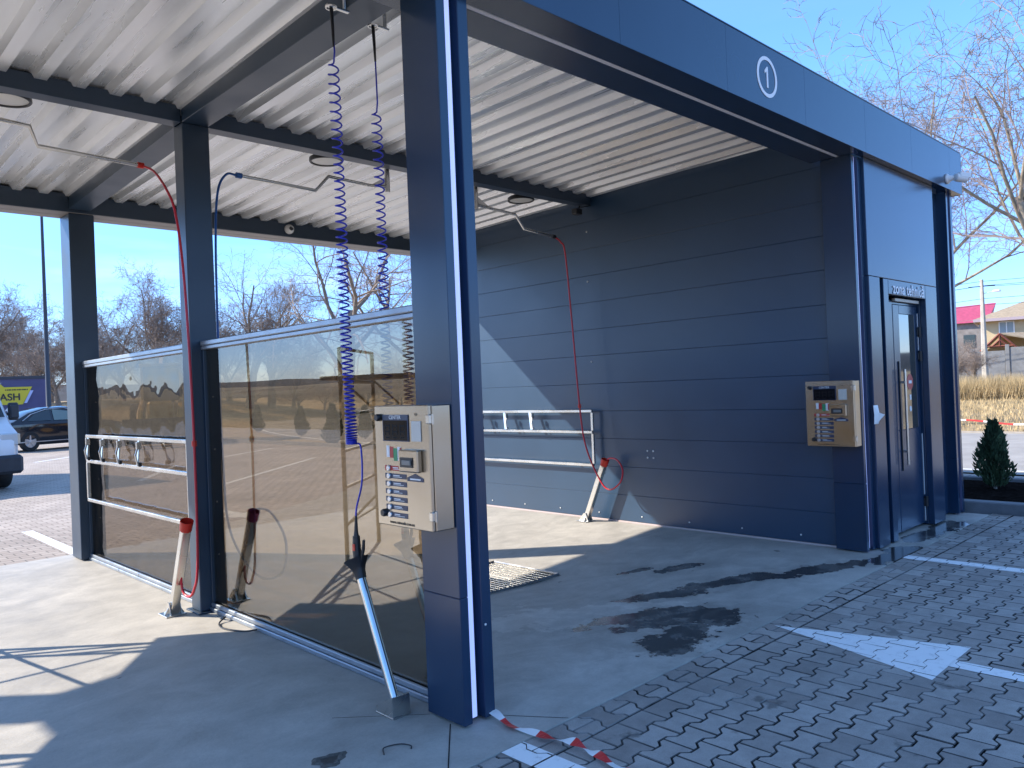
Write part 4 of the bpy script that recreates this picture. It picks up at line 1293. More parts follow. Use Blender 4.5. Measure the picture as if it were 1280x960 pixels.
while xx_ < gx1 - .01:
    b_m = MB()
    P3 = [(xx_, y, gz(xx_, y)) for y in (gy0, (gy0 + gy1) / 2, gy1)]
    vs = []
    for (x, y, z) in P3: vs += [(x - .011, y, z), (x + .011, y, z), (x + .011, y, z - .008), (x - .011, y, z - .008)]
    fs = []
    for i in range(2):
        for k in range(4): fs.append((i * 4 + k, i * 4 + (k + 1) % 4, i * 4 + 4 + (k + 1) % 4, i * 4 + 4 + k))
    b_m.add(vs, fs); b_m.build('grate_bar', INOX, t); xx_ += .052
t = thing('floor_drain', 'small broken drain hole in the shaded concrete before the pillar', 'drain hole', (1.774, 3.083, 0))
m = MB(); vs = []; N = 22
for k in range(N):
    q = 2 * math.pi * k / N; rr = .052 * (1 + .18 * math.sin(3 * q + 1) + .1 * math.sin(7 * q))
    zd = dip(1.774, 3.083)
    for (f, z) in ((1.5, .001), (1.15, .006), (.95, .004), (.6, .0015)): vs.append((1.774 + rr * f * math.cos(q), 3.083 + rr * f * .8 * math.sin(q), zd + z))
fs = [(k * 4 + j, ((k + 1) % N) * 4 + j, ((k + 1) % N) * 4 + j + 1, k * 4 + j + 1) for k in range(N) for j in range(3)]
m.add(vs, fs); m.build('rim', simple('stained_rim', (.10, .095, .085), .8, var=.4, vscale=40), t)
m = MB(); m.add([(1.774 + .045 * math.cos(2 * math.pi * k / 16), 3.083 + .036 * math.sin(2 * math.pi * k / 16), zd + .0025) for k in range(16)], [tuple(range(16))]); m.build('hole', BLACK, t)

tp = thing('barrier_tape', 'red and white barrier tape lying on the paving at the front pillar', 'tape', (2.53, 2.6, 0), )
path = spline([(2.535, 2.86, .03), (2.515, 2.70, .010), (2.53, 2.50, .012), (2.555, 2.35, .020), (2.555, 2.237, .012), (2.53, 2.10, .010), (2.52, 1.95, .012), (2.60, 1.75, .010)], 10)
segs = []; n = len(path) - 1
for i in range(n):
    p, q = path[i], path[i + 1]; d = (q - p).normalized(); sd = Vector((-d.y, d.x, 0)) * (.026 - .010 * abs(math.sin(i * .31)))
    up = Vector((0, 0, .012 * math.sin(i * .47)))
    segs.append((p - sd - up * .3 + Vector((0, 0, .004)), p + sd + up + Vector((0, 0, .004))))
for g0 in range(0, len(segs) - 1, 6):
    bm_ = MB(); sg_ = segs[g0:g0 + 7]; n_s = len(sg_)
    if n_s < 2: continue
    bm_.add([q for pr_ in sg_ for q in pr_], [(2 * i, 2 * i + 2, 2 * i + 3, 2 * i + 1) for i in range(n_s - 1)])
    white_ = (g0 // 6) % 2 == 0
    bm_.build('white_band' if white_ else 'red_band', WHITEP if white_ else TAPER, tp)
cb = MB(); cb.tube(spline([(1.955, 2.93, .004), (1.99, 2.98, .006), (2.06, 2.96, .005), (2.085, 2.91, .005), (2.07, 2.885, .004)], 6), .003, 5)
o = cb.build('wire_scrap', BLACK, loc=(1.99, 2.95, 0)); tag(o, 'thin black bent wire scrap on the shaded concrete near the pillar', 'wire')
cb = MB(); cb.tube(spline([(2.40, 5.55, .03), (2.33, 5.50, .008), (2.30, 5.35, .008), (2.36, 5.18, .008), (2.42, 5.10, .02)], 6), .006, 6)
o = cb.build('cable_loop', BLACK, loc=(2.33, 5.4, 0)); tag(o, 'short black cable loop at the foot of the divider rail', 'cable')

# ------------------------------------------------------------------ scaffold standing in the sunny bay, mirrored in the glass
sc = thing('scaffold', 'yellow tubular scaffold tower standing in the sunny bay', 'scaffold', (.1, 6.5, 0))
A = Vector((.79, 6.71, 0)); B = Vector((-.11, 7.49, 0)); off = Vector((-1.0, -1.15, 0))
def fr_(P, Q):
    m = MB()
    for k in (P, Q):
        z0 = dip(k.x, k.y)
        m.tube([k + Vector((0, 0, z0)), k + Vector((0, 0, 2.06))], .022, 8)
    for z in (.32, .68, 1.04, 1.40, 1.72, 2.05): m.tube([P + Vector((0, 0, z)), Q + Vector((0, 0, z))], .017, 8)
    build_each(m, 'ladder_tube', SCAFF, sc)
fr_(A, B); fr_(A + off, B + off)
m = MB()
for k in (A, B): m.tube([k + Vector((0, 0, .3)), k + off + Vector((0, 0, 1.75))], .013, 6); m.tube([k + Vector((0, 0, 1.75)), k + off + Vector((0, 0, .3))], .013, 6)
build_each(m, 'brace', SCAFF, sc)
for i in range(3):
    d = (B - A).normalized(); p = A + d * (.12 + .33 * i); m = MB(); nrm = off.normalized()
    vs = []
    for z in (1.745, 1.785):
        for (e, w) in ((-.25, 0), (off.length + .25, 0), (off.length + .25, .29), (-.25, .29)): vs.append(p + nrm * e + d * w + Vector((0, 0, z)))
    m.add(vs, [(3, 2, 1, 0), (4, 5, 6, 7), (0, 1, 5, 4), (1, 2, 6, 5), (2, 3, 7, 6), (3, 0, 4, 7)]); m.build('plank', PLANK, sc)

# ------------------------------------------------------------------ vehicles
def wheel(parent, x, y, r, w, side, rim=RIM):
    Mx = Matrix.Translation((x, y, r)) @ Matrix.Rotation(R(90), 4, 'X')
    m = MB(); m.lathe([(r * .62, -w / 2), (r * .93, -w / 2), (r, -w * .32), (r, w * .32), (r * .93, w / 2), (r * .62, w / 2), (r * .60, 0)], 28, Mx, caps=False)
    o = m.build('wheel', RUBBER, parent, smooth='auto')
    m = MB(); s = side
    m.lathe([(r * .63, s * w * .42), (r * .60, s * w * .30), (r * .2, s * w * .28), (r * .14, s * w * .40), (.002, s * w * .42)], 28, Mx, caps=False)
    for k in range(5):
        q = 2 * math.pi * k / 5
        Mk = Mx @ Matrix.Rotation(q, 4, 'Z')
        m.box(-r * .075, r * .075, r * .12, r * .6, s * w * .30, s * w * .43, .006, mat=Mk)
    m.build('rim', rim, o, smooth='auto')
    return o

def loft(mb, rings, close=True, mi=0):
    n = len(rings[0]); vs = [p for r in rings for p in r]; fs = []
    for i in range(len(rings) - 1):
        for k in range(n if close else n - 1):
            k2 = (k + 1) % n
            fs.append((i * n + k, i * n + k2, (i + 1) * n + k2, (i + 1) * n + k))
    fs.append(tuple(range(n))[::-1]); fs.append(tuple((len(rings) - 1) * n + k for k in range(n)))
    mb.add(vs, fs, mi)

def sedan(label):
    t = thing('sedan_car', label, 'car')
    st = [(-2.38, .42, .72, .70), (-2.30, .30, .93, .82), (-1.9, .24, 1.0, .90), (-1.2, .20, 1.0, .92), (0, .19, .97, .925), (.9, .20, .95, .915), (1.6, .23, .90, .89), (2.1, .28, .80, .82), (2.36, .38, .62, .66)]
    m = MB(); rings = []
    for (x, zb, zt, w) in st:
        rings.append([(x, -w * .9, zb), (x, -w, zb + (zt - zb) * .35), (x, -w * .97, zt - .10), (x, -w * .86, zt), (x, w * .86, zt), (x, w * .97, zt - .10), (x, w, zb + (zt - zb) * .35), (x, w * .9, zb)])
    loft(m, rings); m.build('body', CARB, t, smooth='auto')
    gs = [(-1.95, 1.0, .74), (-1.35, 1.30, .66), (-.8, 1.44, .62), (-.1, 1.47, .61), (.45, 1.40, .62), (1.25, .95, .74)]
    m = MB(); rings = []
    for (x, zt, w) in gs: rings.append([(x, -.80, .95), (x, -w, zt - .03), (x, -w * .8, zt), (x, w * .8, zt), (x, w, zt - .03), (x, .80, .95)])
    loft(m, rings); m.build('roof', CARB, t, smooth='auto')
    for s in (-1, 1):
        for (a, b) in (((-1.45, 1.02), (-.62, 1.02)), ((-.52, 1.02), (.80, 1.02))):
            x0, x1 = a[0], b[0]
            top0, top1 = (1.24, 1.37) if x0 < -1 else (1.375, 1.24)
            xt0, xt1 = (-1.18, -.62) if x0 < -1 else (-.52, .42)
            def yy(z): return s * (.815 - (z - .95) * .40 + .006)
            m = MB(); m.add([(x0, yy(1.0), 1.0), (x1, yy(1.0), 1.0), (xt1, yy(top1), top1), (xt0, yy(top0), top0)], [(0, 1, 2, 3) if s < 0 else (3, 2, 1, 0)]); m.build('window', CARGL if x0 < -1 else simple('clear_car_glass', (.16, .22, .20), .06, spec=.9), t)
        m = MB(); m.tube([(-1.62, s * .80, 1.02), (-1.30, s * .735, 1.225), (-.75, s * .665, 1.375), (-.1, s * .655, 1.405), (.42, s * .69, 1.30), (.98, s * .80, 1.02)], .014, 6); m.build('window_trim', RIM, t)
        m = MB(); m.box(-1.9, 1.9, s * .925 - .01, s * .925 + .012, .30, .33, .004); m.build('sill_trim', RIM, t)
        m = MB(); m.box(-2.33, -2.10, s * .72, s * .86, .72, .86, .02); m.build('tail_light', REDS, t)
        m = MB(); m.box(2.0, 2.27, s * .62, s * .80, .62, .74, .02); m.build('headlight', LAMPG, t)
        m = MB(); m.box(-.58, -.42, s * .925 - .012, s * .925 + .02, .86, .885, .006); m.box(.35, .51, s * .925 - .012, s * .925 + .02, .85, .875, .006); build_each(m, 'handle', CARB, t)
        for x in (-1.42, 1.40):
            wheel(t, x, s * .82, .335, .22, -s)
    return t
car = sedan('black sedan parked behind the bays before the purple hoarding')
hd_ = R(18)
car.location = (8.22, 33.4, 0); car.rotation_euler = (0, 0, R(14)); car.scale = (1, 1, 1.08)

def van(label):
    t = thing('delivery_van', label, 'van')
    m = MB(); rings = []   # faces +x
    st = [(-2.7, .42, 2.25, .93), (-1.0, .40, 2.30, .96), (1.05, .40, 2.28, .95)]
    for (x, zb, zt, w) in st: rings.append([(x, -w, zb), (x, -w, 1.15), (x, -w * .95, zt - .12), (x, -w * .84, zt), (x, w * .84, zt), (x, w * .95, zt - .12), (x, w, 1.15), (x, w, zb)])
    loft(m, rings)
    rings = []
    for (x, zb, zt, w, wt) in ((1.052, .42, 2.26, .95, .80), (1.9, .45, 1.16, .945, .90), (2.30, .48, 1.02, .90, .84), (2.42, .56, .86, .80, .76)):
        rings.append([(x, -w, zb), (x, -w, min(zt, 1.12) - .03), (x, -wt, zt), (x, wt, zt), (x, w, min(zt, 1.12) - .03), (x, w, zb)])
    loft(m, rings); m.build('body', VANW, t, smooth='auto')
    m = MB(); m.add([(1.16, -.74, 2.13), (1.16, .74, 2.13), (1.84, .84, 1.24), (1.84, -.84, 1.24)], [(0, 1, 2, 3)]); o = m.build('windscreen', CARGL, t); o.location.x = .05; o.location.z = .03
    for s in (-1, 1):
        m = MB(); m.add([(.25, s * .958, 1.18), (1.55, s * .952, 1.20), (1.10, s * .90, 1.95), (.25, s * .915, 1.98)], [(0, 1, 2, 3) if s > 0 else (3, 2, 1, 0)]); m.build('side_window', CARGL, t)
        m = MB(); m.box(2.16, 2.405, s * .60, s * .885, .78, .99, .02); m.build('headlight', LAMPG, t)
        m = MB(); m.box(2.18, 2.40, s * .845, s * .915, .80, .98, .02); m.build('indicator', simple('indicator_lens', (.65, .55, .42), .2), t)
        m = MB(); m.tube([(1.55, s * .93, 1.30), (1.60, s * 1.06, 1.34)], .025, 8); m.box(1.52, 1.62, s * 1.0, s * 1.16, 1.20, 1.52, .03); m.build('mirror', VANB, t)
        m = MB(); m.box(1.632, 1.70, s * 1.0, s * 1.14, 1.24, 1.48, .02); m.build('mirror_glass', VANB, t)
        for x in (-1.75, 1.55): wheel(t, x, s * .84, .34, .22, s)
        m = MB(); m.tube([(1.55 + .40 * math.cos(q), s * .935, .34 + .40 * math.sin(q)) for q in np.linspace(0, math.pi, 12)], .03, 6); m.build('wheel_arch', VANB, t)
    m = MB(); m.box(2.20, 2.50, -.93, .93, .30, .62, .05); m.build('bumper', VANB, t)
    m = MB(); m.box(2.40, 2.445, -.55, .55, .68, .86, .01); gr = m.build('grille', VANB, t)
    m = MB(); m.box(2.500, 2.508, -.26, .26, .42, .53, .004); m.build('number_plate', WHITEP, t)
    return t
vn = van('white delivery van facing the camera at the left edge of the lot')
vn.location = (2.42, 20.05, 0); vn.rotation_euler = (0, 0, R(-84)); vn.scale = (1.1, 1.08, 1.12)

def backhoe(label):
    t = thing('backhoe_loader', label, 'backhoe loader')
    m = MB(); m.box(-.45, .45, -1.6, .6, .75, 1.45, .05); m.box(-.40, .40, -2.6, -1.55, .85, 1.50, .08); m.build('body', YEL, t)
    m = MB()
    for (x, y) in ((-.62, -.9), (.62, -.9), (-.62, .55), (.62, .55)): m.box(x - .04, x + .04, y - .04, y + .04, 1.45, 2.72, .01)
    m.box(-.68, .68, -1.0, .65, 2.72, 2.82, .04); build_each(m, 'cab_frame', YEL, t)
    m = MB(); m.box(-.6, .6, -.88, .53, 1.5, 2.7); m.build('cab_glass', CARGL, t)
    for s in (-1, 1):
        for (y, r, w) in ((.1, .72, .45), (-2.1, .46, .32)):
            Mx = Matrix.Translation((s * .85, y, r)) @ Matrix.Rotation(R(90), 4, 'Y')
            m = MB(); m.lathe([(r * .55, -w / 2), (r * .94, -w / 2), (r, -w * .3), (r, w * .3), (r * .94, w / 2), (r * .55, w / 2)], 24, Mx, caps=False); o = m.build('wheel', RUBBER, t, smooth='auto')
            m = MB(); m.lathe([(r * .56, -w * .4), (r * .3, -w * .1), (r * .3, w * .1), (r * .56, w * .4)], 20, Mx); m.build('rim', YEL, o, smooth='auto')
        m = MB(); m.tube([(s * .62, -.8, 1.5), (s * .62, -2.6, 1.15), (s * .62, -3.3, .55)], .09, 6); m.build('loader_arm', YEL, t)
    m = MB(); m.prism([(-3.35, .2), (-3.9, .15), (-3.95, .25), (-3.45, .35), (-3.35, .95), (-3.25, .95)], -1.1, 1.1, 'x'); m.build('front_bucket', VANB, t)
    m = MB(); m.tube([(0, .75, 1.1), (0, 1.1, 2.3), (0, 1.55, 3.15)], .15, 6); m.tube([(0, 1.55, 3.15), (0, 2.2, 1.7)], .12, 6); m.build('boom', YEL, t)
    m = MB(); m.prism([(2.1, 1.75), (2.4, 1.4), (2.2, 1.0), (1.8, 1.1), (2.0, 1.3)], -.35, .35, 'x'); m.build('rear_bucket', VANB, t)
    return t
bh = backhoe('yellow backhoe loader parked far behind the bronze glass'); bh.location = (11.5, 31.6, 0); bh.rotation_euler = (0, 0, R(-22)); bh.scale = (1.08,) * 3

# ------------------------------------------------------------------ hoarding with the yellow sign, lamp post
az = R(13.3); dist = 46.0
p0 = Vector((dist * math.sin(az), dist * math.cos(az), 0)); dx = Vector((math.cos(R(11)), -math.sin(R(11)), 0)); nrm = Vector((-math.sin(R(11)), -math.cos(R(11)), 0))
hb = thing('hoarding', 'purple hoarding wall with a yellow car wash sign at the lot edge', 'hoarding', p0 - dx * 4)
for i in range(5):
    m = MB(); a = p0 - dx * (1.9 * i); b = a - dx * 1.894
    vs = []
    for z in (.0, 3.0):
        for q in (a, b, b - nrm * .06, a - nrm * .06): vs.append(q + Vector((0, 0, z)))
    m.add(vs, [(0, 1, 2, 3), (7, 6, 5, 4), (0, 4, 5, 1), (1, 5, 6, 2), (2, 6, 7, 3), (3, 7, 4, 0)]); m.build('board', SIGNB, hb)
m = MB(); vs = []
for z in (3.002, 3.14):
    for q in (p0 + nrm * .05, p0 - dx * 9.5 + nrm * .05, p0 - dx * 9.5 - nrm * .1, p0 - nrm * .1): vs.append(q + Vector((0, 0, z)))
m.add(vs, [(3, 2, 1, 0), (4, 5, 6, 7), (0, 1, 5, 4), (1, 2, 6, 5), (2, 3, 7, 6), (3, 0, 4, 7)]); m.build('top_rail', DARKM, hb)
# sign plate: local x along dx measured from the right end, z height
def SP(x, z, d): return p0 + dx * x + nrm * d + Vector((0, 0, z))
def plate3(name, poly, d0, d1, mat, par):
    m = MB(); n = len(poly); vs = [SP(x, z, d1) for x, z in poly] + [SP(x, z, d0) for x, z in poly]
    m.add(vs, [tuple(range(n)), tuple(range(n, 2 * n))[::-1]] + [(i, n + i, n + (i + 1) % n, (i + 1) % n) for i in range(n)]); return m.build(name, mat, par)
kk = .0347                                       # metres for one pixel of the photograph here
sgn = plate3('sign_plate', [(-17 * kk, 2.61), (-51 * kk, 2.61), (-55 * kk, 2.76), (-60 * kk, 2.61), (-95 * kk, 2.61), (-86 * kk, 1.74), (-29 * kk, 1.74)], .02, .06, SIGNY, hb)
plate3('sign_shadow_plate', [(-15.5 * kk, 2.42), (-19.5 * kk, 2.42), (-27.5 * kk, 1.80), (-24 * kk, 1.80)], .02, .05, simple('pale_blue_plate', (.45, .50, .75), .5), hb)
text('sign_letters', 'WASH', .47, SP(-31.5 * kk, 2.10, .066), dx, (0, 0, 1), BLACK, hb, .008, align='RIGHT', bold=.012)
text('sign_letters', '24/7', .34, SP(-47 * kk, 1.47, .03), dx, (0, 0, 1), WHITEP, hb, .008, bold=.006)
m = MB()
for i in range(14):
    a = -50 + i * 2.0
    m.quad(SP(a * kk, 2.44, .064), SP((a + 1.3 + .3 * (i % 3)) * kk, 2.44, .064), SP((a + 1.3 + .3 * (i % 3)) * kk, 2.50, .064), SP(a * kk, 2.50, .064))
m.build('sign_small_print', BLACK, hb)
lp = thing('street_lamp', 'tall dark lamp post standing by the hoarding end', 'street lamp', (9.45, 39.6, 0))
m = MB(); m.lathe([(.16, 0), (.16, .3), (.12, .35), (.085, 5.0), (.06, 10.4)], 12, Matrix.Translation((9.45, 39.6, 0))); m.build('pole', DARKM, lp, smooth='auto')
m = MB(); m.tube([(9.45, 39.6, 10.3), (9.2, 39.0, 10.7), (8.6, 37.6, 10.8)], .04, 8); m.build('arm', DARKM, lp); m = MB(); m.box(8.4, 8.75, 36.9, 37.7, 10.74, 10.86, .03); m.build('lamp_head', DARKM, lp)

# ------------------------------------------------------------------ houses, fence, poles across the road
def az_pt(a, d, z=0): return Vector((d * math.sin(R(a)), d * math.cos(R(a)), z))
gz0 = 1.0
hx = az_pt(77.2, 84); ang = -R(77.2)
def rot(p, c): 
    ca, sa = math.cos(-R(77.2)), math.sin(-R(77.2))
    return Vector((c.x + p[0] * ca - p[1] * sa, c.y + p[0] * sa + p[1] * ca, p[2]))
def hbox(mb, c, x0, x1, y0, y1, z0, z1, b=0):
    t = MB(); t.box(x0, x1, y0, y1, z0, z1, b); mb.add([rot(p, c) for p in t.v], t.f)
h1 = thing('house', 'beige two storey house with tan hip roof behind the concrete fence', 'house', hx)
# local: x to the right in view, y away
m = MB(); hbox(m, hx, -2.9, 8, 0, 9, .2, 5.95); m.build('wall', PLAST, h1)
m = MB(); e = [(-3.7, -.8, 6.05), (8.8, -.8, 6.05), (8.8, 9.8, 6.05), (-3.7, 9.8, 6.05)]; rdg = [(1.2, 4.5, 8.1), (4.5, 4.5, 8.1)]
V8 = [rot(p, hx) for p in e + rdg]
m.add(V8, [(0, 1, 5, 4), (1, 2, 5), (2, 3, 4, 5), (3, 0, 4), (3, 2, 1, 0)]); rf = m.build('roof', ROOFB, h1)
m = MB(); hbox(m, hx, -3.72, 8.82, -.86, -.80, 5.80, 6.06); hbox(m, hx, -3.76, -3.70, -.8, 9.8, 5.80, 6.06); build_each(m, 'gutter', simple('pale_mauve_gutter', (.40, .33, .36), .5), h1)
for (xa) in (-1.75, 3.2):
    m = MB(); hbox(m, hx, xa - .06, xa + 1.16, -.05, .02, 4.35, 5.75); w_o = m.build('window', WHITEP, h1)
    for q in (0, .56):
        m = MB(); hbox(m, hx, xa + .03 + q, xa + .50 + q, -.065, -.052, 4.44, 5.66); m.build('pane', simple('house_pane', (.25, .30, .33), .1, spec=.8), w_o)
m = MB(); V_ = [rot(p, hx) for p in [(-3.1, -3.2, 2.75), (-1.75, -3.2, 4.05), (-.4, -3.2, 2.75), (-3.1 + .4, .0, 2.75), (-1.75, 0, 4.05), (3.8, 0, 2.75), (3.8, -3.2, 2.75), (3.2, -1.6, 4.0)]]
m.add([rot(p, hx) for p in [(-3.2, -3.3, 3.1), (-1.7, -3.3, 4.6), (-1.7, -.1, 4.6), (-3.2, -.1, 3.1), (3.6, -3.3, 3.2), (2.6, -.1, 4.6)]], [(0, 1, 2, 3), (1, 4, 5, 2)]); pr = m.build('porch_roof', ROOFB, h1)
md = pr.modifiers.new('thick', 'SOLIDIFY'); md.thickness = .12
m = MB()
for (a, b) in (((-3.2, 3.05), (-1.7, 4.55)), ((-1.7, 4.55), (-.3, 3.1)), ((-2.9, 3.45), (-.6, 3.45)), ((-1.7, 3.45), (-1.7, 4.5)), ((-2.3, 3.45), (-1.7, 4.0)), ((-1.1, 3.45), (-1.7, 4.0))):
    m.tube([rot((a[0], -3.35, a[1]), hx), rot((b[0], -3.35, b[1]), hx)], .085, 4)
for xq in (-2.95, -.6): m.tube([rot((xq, -3.3, .3), hx), rot((xq, -3.3, 3.4), hx)], .09, 6)
build_each(m, 'porch_timber', WOODR, h1)
h2c = az_pt(73.6, 100)
h2 = thing('house', 'grey house with pink metal roof behind bare shrubs', 'house', h2c)
def rot2(p): return rot(p, h2c)
m = MB(); t_ = MB(); t_.box(-6, 2.7, 0, 8, .2, 6.9); m.add([rot2(p) for p in t_.v], t_.f); m.build('wall', GREYW, h2)
m = MB(); m.add([rot2(p) for p in [(-6.4, -.5, 6.6), (3.1, -.5, 6.6), (3.9, 4, 8.9), (-6.4, 4, 8.5), (3.1, 8.5, 6.6), (-6.4, 8.5, 6.6)]], [(0, 1, 2, 3), (3, 2, 4, 5), (0, 3, 5), (1, 4, 2)]); m.build('roof', ROOFP, h2)
for xa in (-4.5, -1.5, .8):
    m = MB(); t_ = MB(); t_.box(xa, xa + 1.1, -.06, .02, 3.9, 5.3); m.add([rot2(p) for p in t_.v], t_.f); m.build('window', CARGL, h2)
# concrete fence, panel by panel
fc = az_pt(76, 78); fe = thing('fence', 'grey concrete panel fence in front of the houses', 'fence', fc)
def hb2(x0, x1, y0, y1, z0, z1, name, mat, b=.02):
    t_ = MB(); t_.box(x0, x1, y0, y1, z0, z1, b); m = MB(); m.add([rot(p, fc) for p in t_.v], t_.f); m.build(name, mat, fe)
x = -12.0; i = 0
while x < 14:
    top = 3.05 if x < -4 else (3.5 if i % 4 == 1 else 3.25)
    hb2(x + .16, x + 2.34, -.06, .06, .3, top - .25, 'fence_panel', BRICKC); hb2(x - .15, x + .15, -.13, .13, .3, top, 'fence_post', BRICKC); x += 2.5; i += 1
up_ = az_pt(75.15, 74); pt = thing('utility_pole', 'pale concrete utility pole with wires in front of the houses', 'utility pole', up_)
m = MB(); m.tube([up_ + Vector((0, 0, .0)), up_ + Vector((.05, 0, 8.75))], [.27, .13], 6); m.build('pole', POLEC, pt)
m = MB(); m.tube([up_ + Vector((0, 0, 7.6)), up_ + Vector((.5, -.9, 7.75))], .04, 6); m.box(up_.x + .25, up_.x + .7, up_.y - 1.2, up_.y - .7, 7.68, 7.84, .03); m.build('lamp_head', WHITEP, pt)
m = MB(); m.tube([up_ + Vector((-.25, .9, 8.2)), up_ + Vector((.25, -.9, 8.2))], .04, 6); m.build('cross_arm', DARKM, pt)
wd = Vector((math.cos(R(75)), -math.sin(R(75)), 0))
wr = MB()
for (z0, zl, zr, o_) in ((8.6, 7.9, 9.4, 0), (8.25, 7.3, 9.0, .4), (8.2, 7.1, 8.3, -.4), (7.2, 6.2, 8.0, .1), (6.7, 6.0, 7.2, -.1)):
    P = up_ + Vector((0, 0, z0)) + Vector((.2, -.7, 0)) * o_
    for (sgn_, z1) in ((-1, zl), (1, zr)):
        Q = P + wd * sgn_ * 26; Q.z = z1
        pts = []
        for k in range(9):
            s = k / 8; q = P.lerp(Q, s); q.z -= .55 * 4 * s * (1 - s) * .5; pts.append(q)
        wr.tube(pts, .016, 4)
o = wr.build('overhead_wires', DARKM, pt)

# ------------------------------------------------------------------ bare trees
class TreeGen:
    def __init__(s, seed): s.r = random.Random(seed); s.big = MB(); s.small = MB()
    def branch(s, p, d, ln, rad, lev, maxlev, P):
        r = s.r; n = 5 if lev < 2 else (4 if lev < 3 else 3)
        pts = [p]; q = Vector(d)
        for i in range(n):
            w = P['wob'][min(lev, len(P['wob']) - 1)]
            q = (q + Vector((r.gauss(0, w), r.gauss(0, w), r.gauss(0, w) + P['up'][min(lev, len(P['up']) - 1)]))).normalized()
            pts.append(pts[-1] + q * (ln / n))
        tip = rad * (.55 if lev == 0 else .38)
        rads = [rad + (tip - rad) * i / n for i in range(n + 1)]
        (s.big if lev < 2 else s.small).tube(pts, rads, 8 if lev == 0 else (5 if lev == 1 else 3), caps=False)
        if lev >= maxlev: return
        nc = P['n'][lev]; nc = max(1, int(nc + r.uniform(-.8, .8)))
        for k in range(nc):
            t = P['t0'][lev] + (1 - P['t0'][lev]) * (k + r.random() * .8) / nc
            t = min(t, .995); f = t * n; i = int(f); fr = f - i
            bp = pts[i].lerp(pts[i + 1], fr); dd = (pts[i + 1] - pts[i]).normalized()
            side = dd.orthogonal().normalized(); side.rotate(Matrix.Rotation(k * 2.4 + r.uniform(-.6, .6), 3, dd))
            a = R(r.uniform(*P['ang'][lev])); nd = (dd * math.cos(a) + side * math.sin(a)).normalized()
            rr = (rads[i] + (rads[i + 1] - rads[i]) * fr)
            s.branch(bp, nd, ln * P['len'][lev] * r.uniform(.7, 1.15) * (1.12 - .35 * t if lev else 1), max(P['rmin'], rr * r.uniform(.42, .62)), lev + 1, maxlev, P)
DENSE = dict(n=[9, 8, 7, 6, 5], t0=[.30, .18, .12, .1, .1], ang=[(25, 62), (25, 60), (25, 65), (25, 70), (25, 70)], len=[1.0, .62, .60, .58, .6], wob=[.06, .12, .16, .2, .22], up=[.02, .05, .03, .02, .0], rmin=.0075)
SPREAD = dict(n=[6, 6, 6, 5, 3], t0=[.40, .20, .12, .1, .1], ang=[(28, 60), (28, 60), (28, 65), (25, 70), (25, 65)], len=[1.2, .66, .56, .52, .55], wob=[.07, .13, .18, .22, .26], up=[.02, .045, .02, .01, -.01], rmin=.0055)

TALL = dict(SPREAD, t0=[.58, .22, .14, .1, .1], ang=[(22, 50), (25, 58), (28, 65), (25, 70), (25, 65)], len=[.85, .66, .58, .55, .55], rmin=.006)

def make_tree(seed, trunk_len, rad, P, lean=(0, 0), lv=5):
    g_ = TreeGen(seed); g_.branch(Vector((0, 0, -.2)), Vector((lean[0], lean[1], 1)).normalized(), trunk_len, rad, 0, lv, P)
    return g_
def tree_obj(g_, label, loc, barkm, twigm, scale=1.0, rotz=0.0, group=None):
    t = thing('bare_tree', label, 'tree', loc, group)
    b = bpy.data.objects.new('trunk', g_.big.mesh('trunk', barkm, smooth=True)); COL.objects.link(b); b.parent = t
    c = bpy.data.objects.new('crown', g_.small.mesh('crown', twigm)); COL.objects.link(c); c.parent = t
    t.scale = (scale,) * 3; t.rotation_euler = (0, 0, rotz)
    return t
def ground_at(a, d):
    p = az_pt(a, d); p.z = terrain_z(p.x, p.y); return p
va = tree_obj(make_tree(3, 3.2, .22, DENSE), 'rounded bare tree beyond the lot left of the lamp post', ground_at(9.6, 66), BARK, TWIG, 1.25, 0, 'bare trees behind the lot')
vb = tree_obj(make_tree(11, 3.4, .24, DENSE), 'bushy bare tree seen between the back post and the middle post', ground_at(20.0, 66), BARK, TWIG, 1.36, 0, 'bare trees behind the lot')
vc = tree_obj(make_tree(23, 3.0, .20, SPREAD), 'wide bare tree seen right of the middle post above the glass', ground_at(25.4, 62), BARK, TWIG, 1.75, 0, 'bare trees behind the lot')
more = [(va, 12.8, 70, 1.06, 1.0, 'bare tree right beside the lamp post behind the hoarding'), (vc, 15.6, 62, .80, 2.0, 'low bare tree just behind the back post'), (va, 17.6, 72, 1.15, 3.1, 'bare tree close right of the back post'),
        (vb, 22.6, 74, 1.22, 4.2, 'bare tree hidden partly by the middle post'), (va, 28.4, 78, .95, 5.0, 'small far bare tree low above the right glass pane'), (vb, 7.4, 72, 1.1, .4, 'bare tree at the far left edge behind the hoarding'),
        (vc, 11.2, 58, .72, 5.2, 'low spreading bare tree behind the hoarding top'), (vc, 18.8, 58, .72, 1.3, 'low spreading bare tree left of the red hose'), (va, 21.4, 60, .70, 2.6, 'low bushy bare tree touching the red hose'), (vb, 35.6, 92, 1.0, 2.2, 'far bare tree beside the front pillar'),
        (vb, 14.6, 80, .95, 2.9, 'tall far bare tree hidden by the back post'), (vc, 21.0, 82, 1.35, .7, 'tall far bare tree right of the red hose'), (va, 24.2, 68, 1.1, 1.9, 'bare tree at the right edge of the middle post'),
        (vb, 26.9, 64, 1.35, 3.3, 'dense bare tree in the middle over the right glass pane'), (va, 10.4, 78, 1.2, 4.4, 'tall far bare tree over the hoarding'),
        (vc, 14.15, 55, .95, 4.0, 'bare tree with thick trunk between the lamp post and the back post'), (vb, 16.6, 92, 1.0, .2, 'far brown scrub tree behind the back post'), (va, 13.6, 88, .8, 3.6, 'far brown scrub tree beyond the lamp post')]
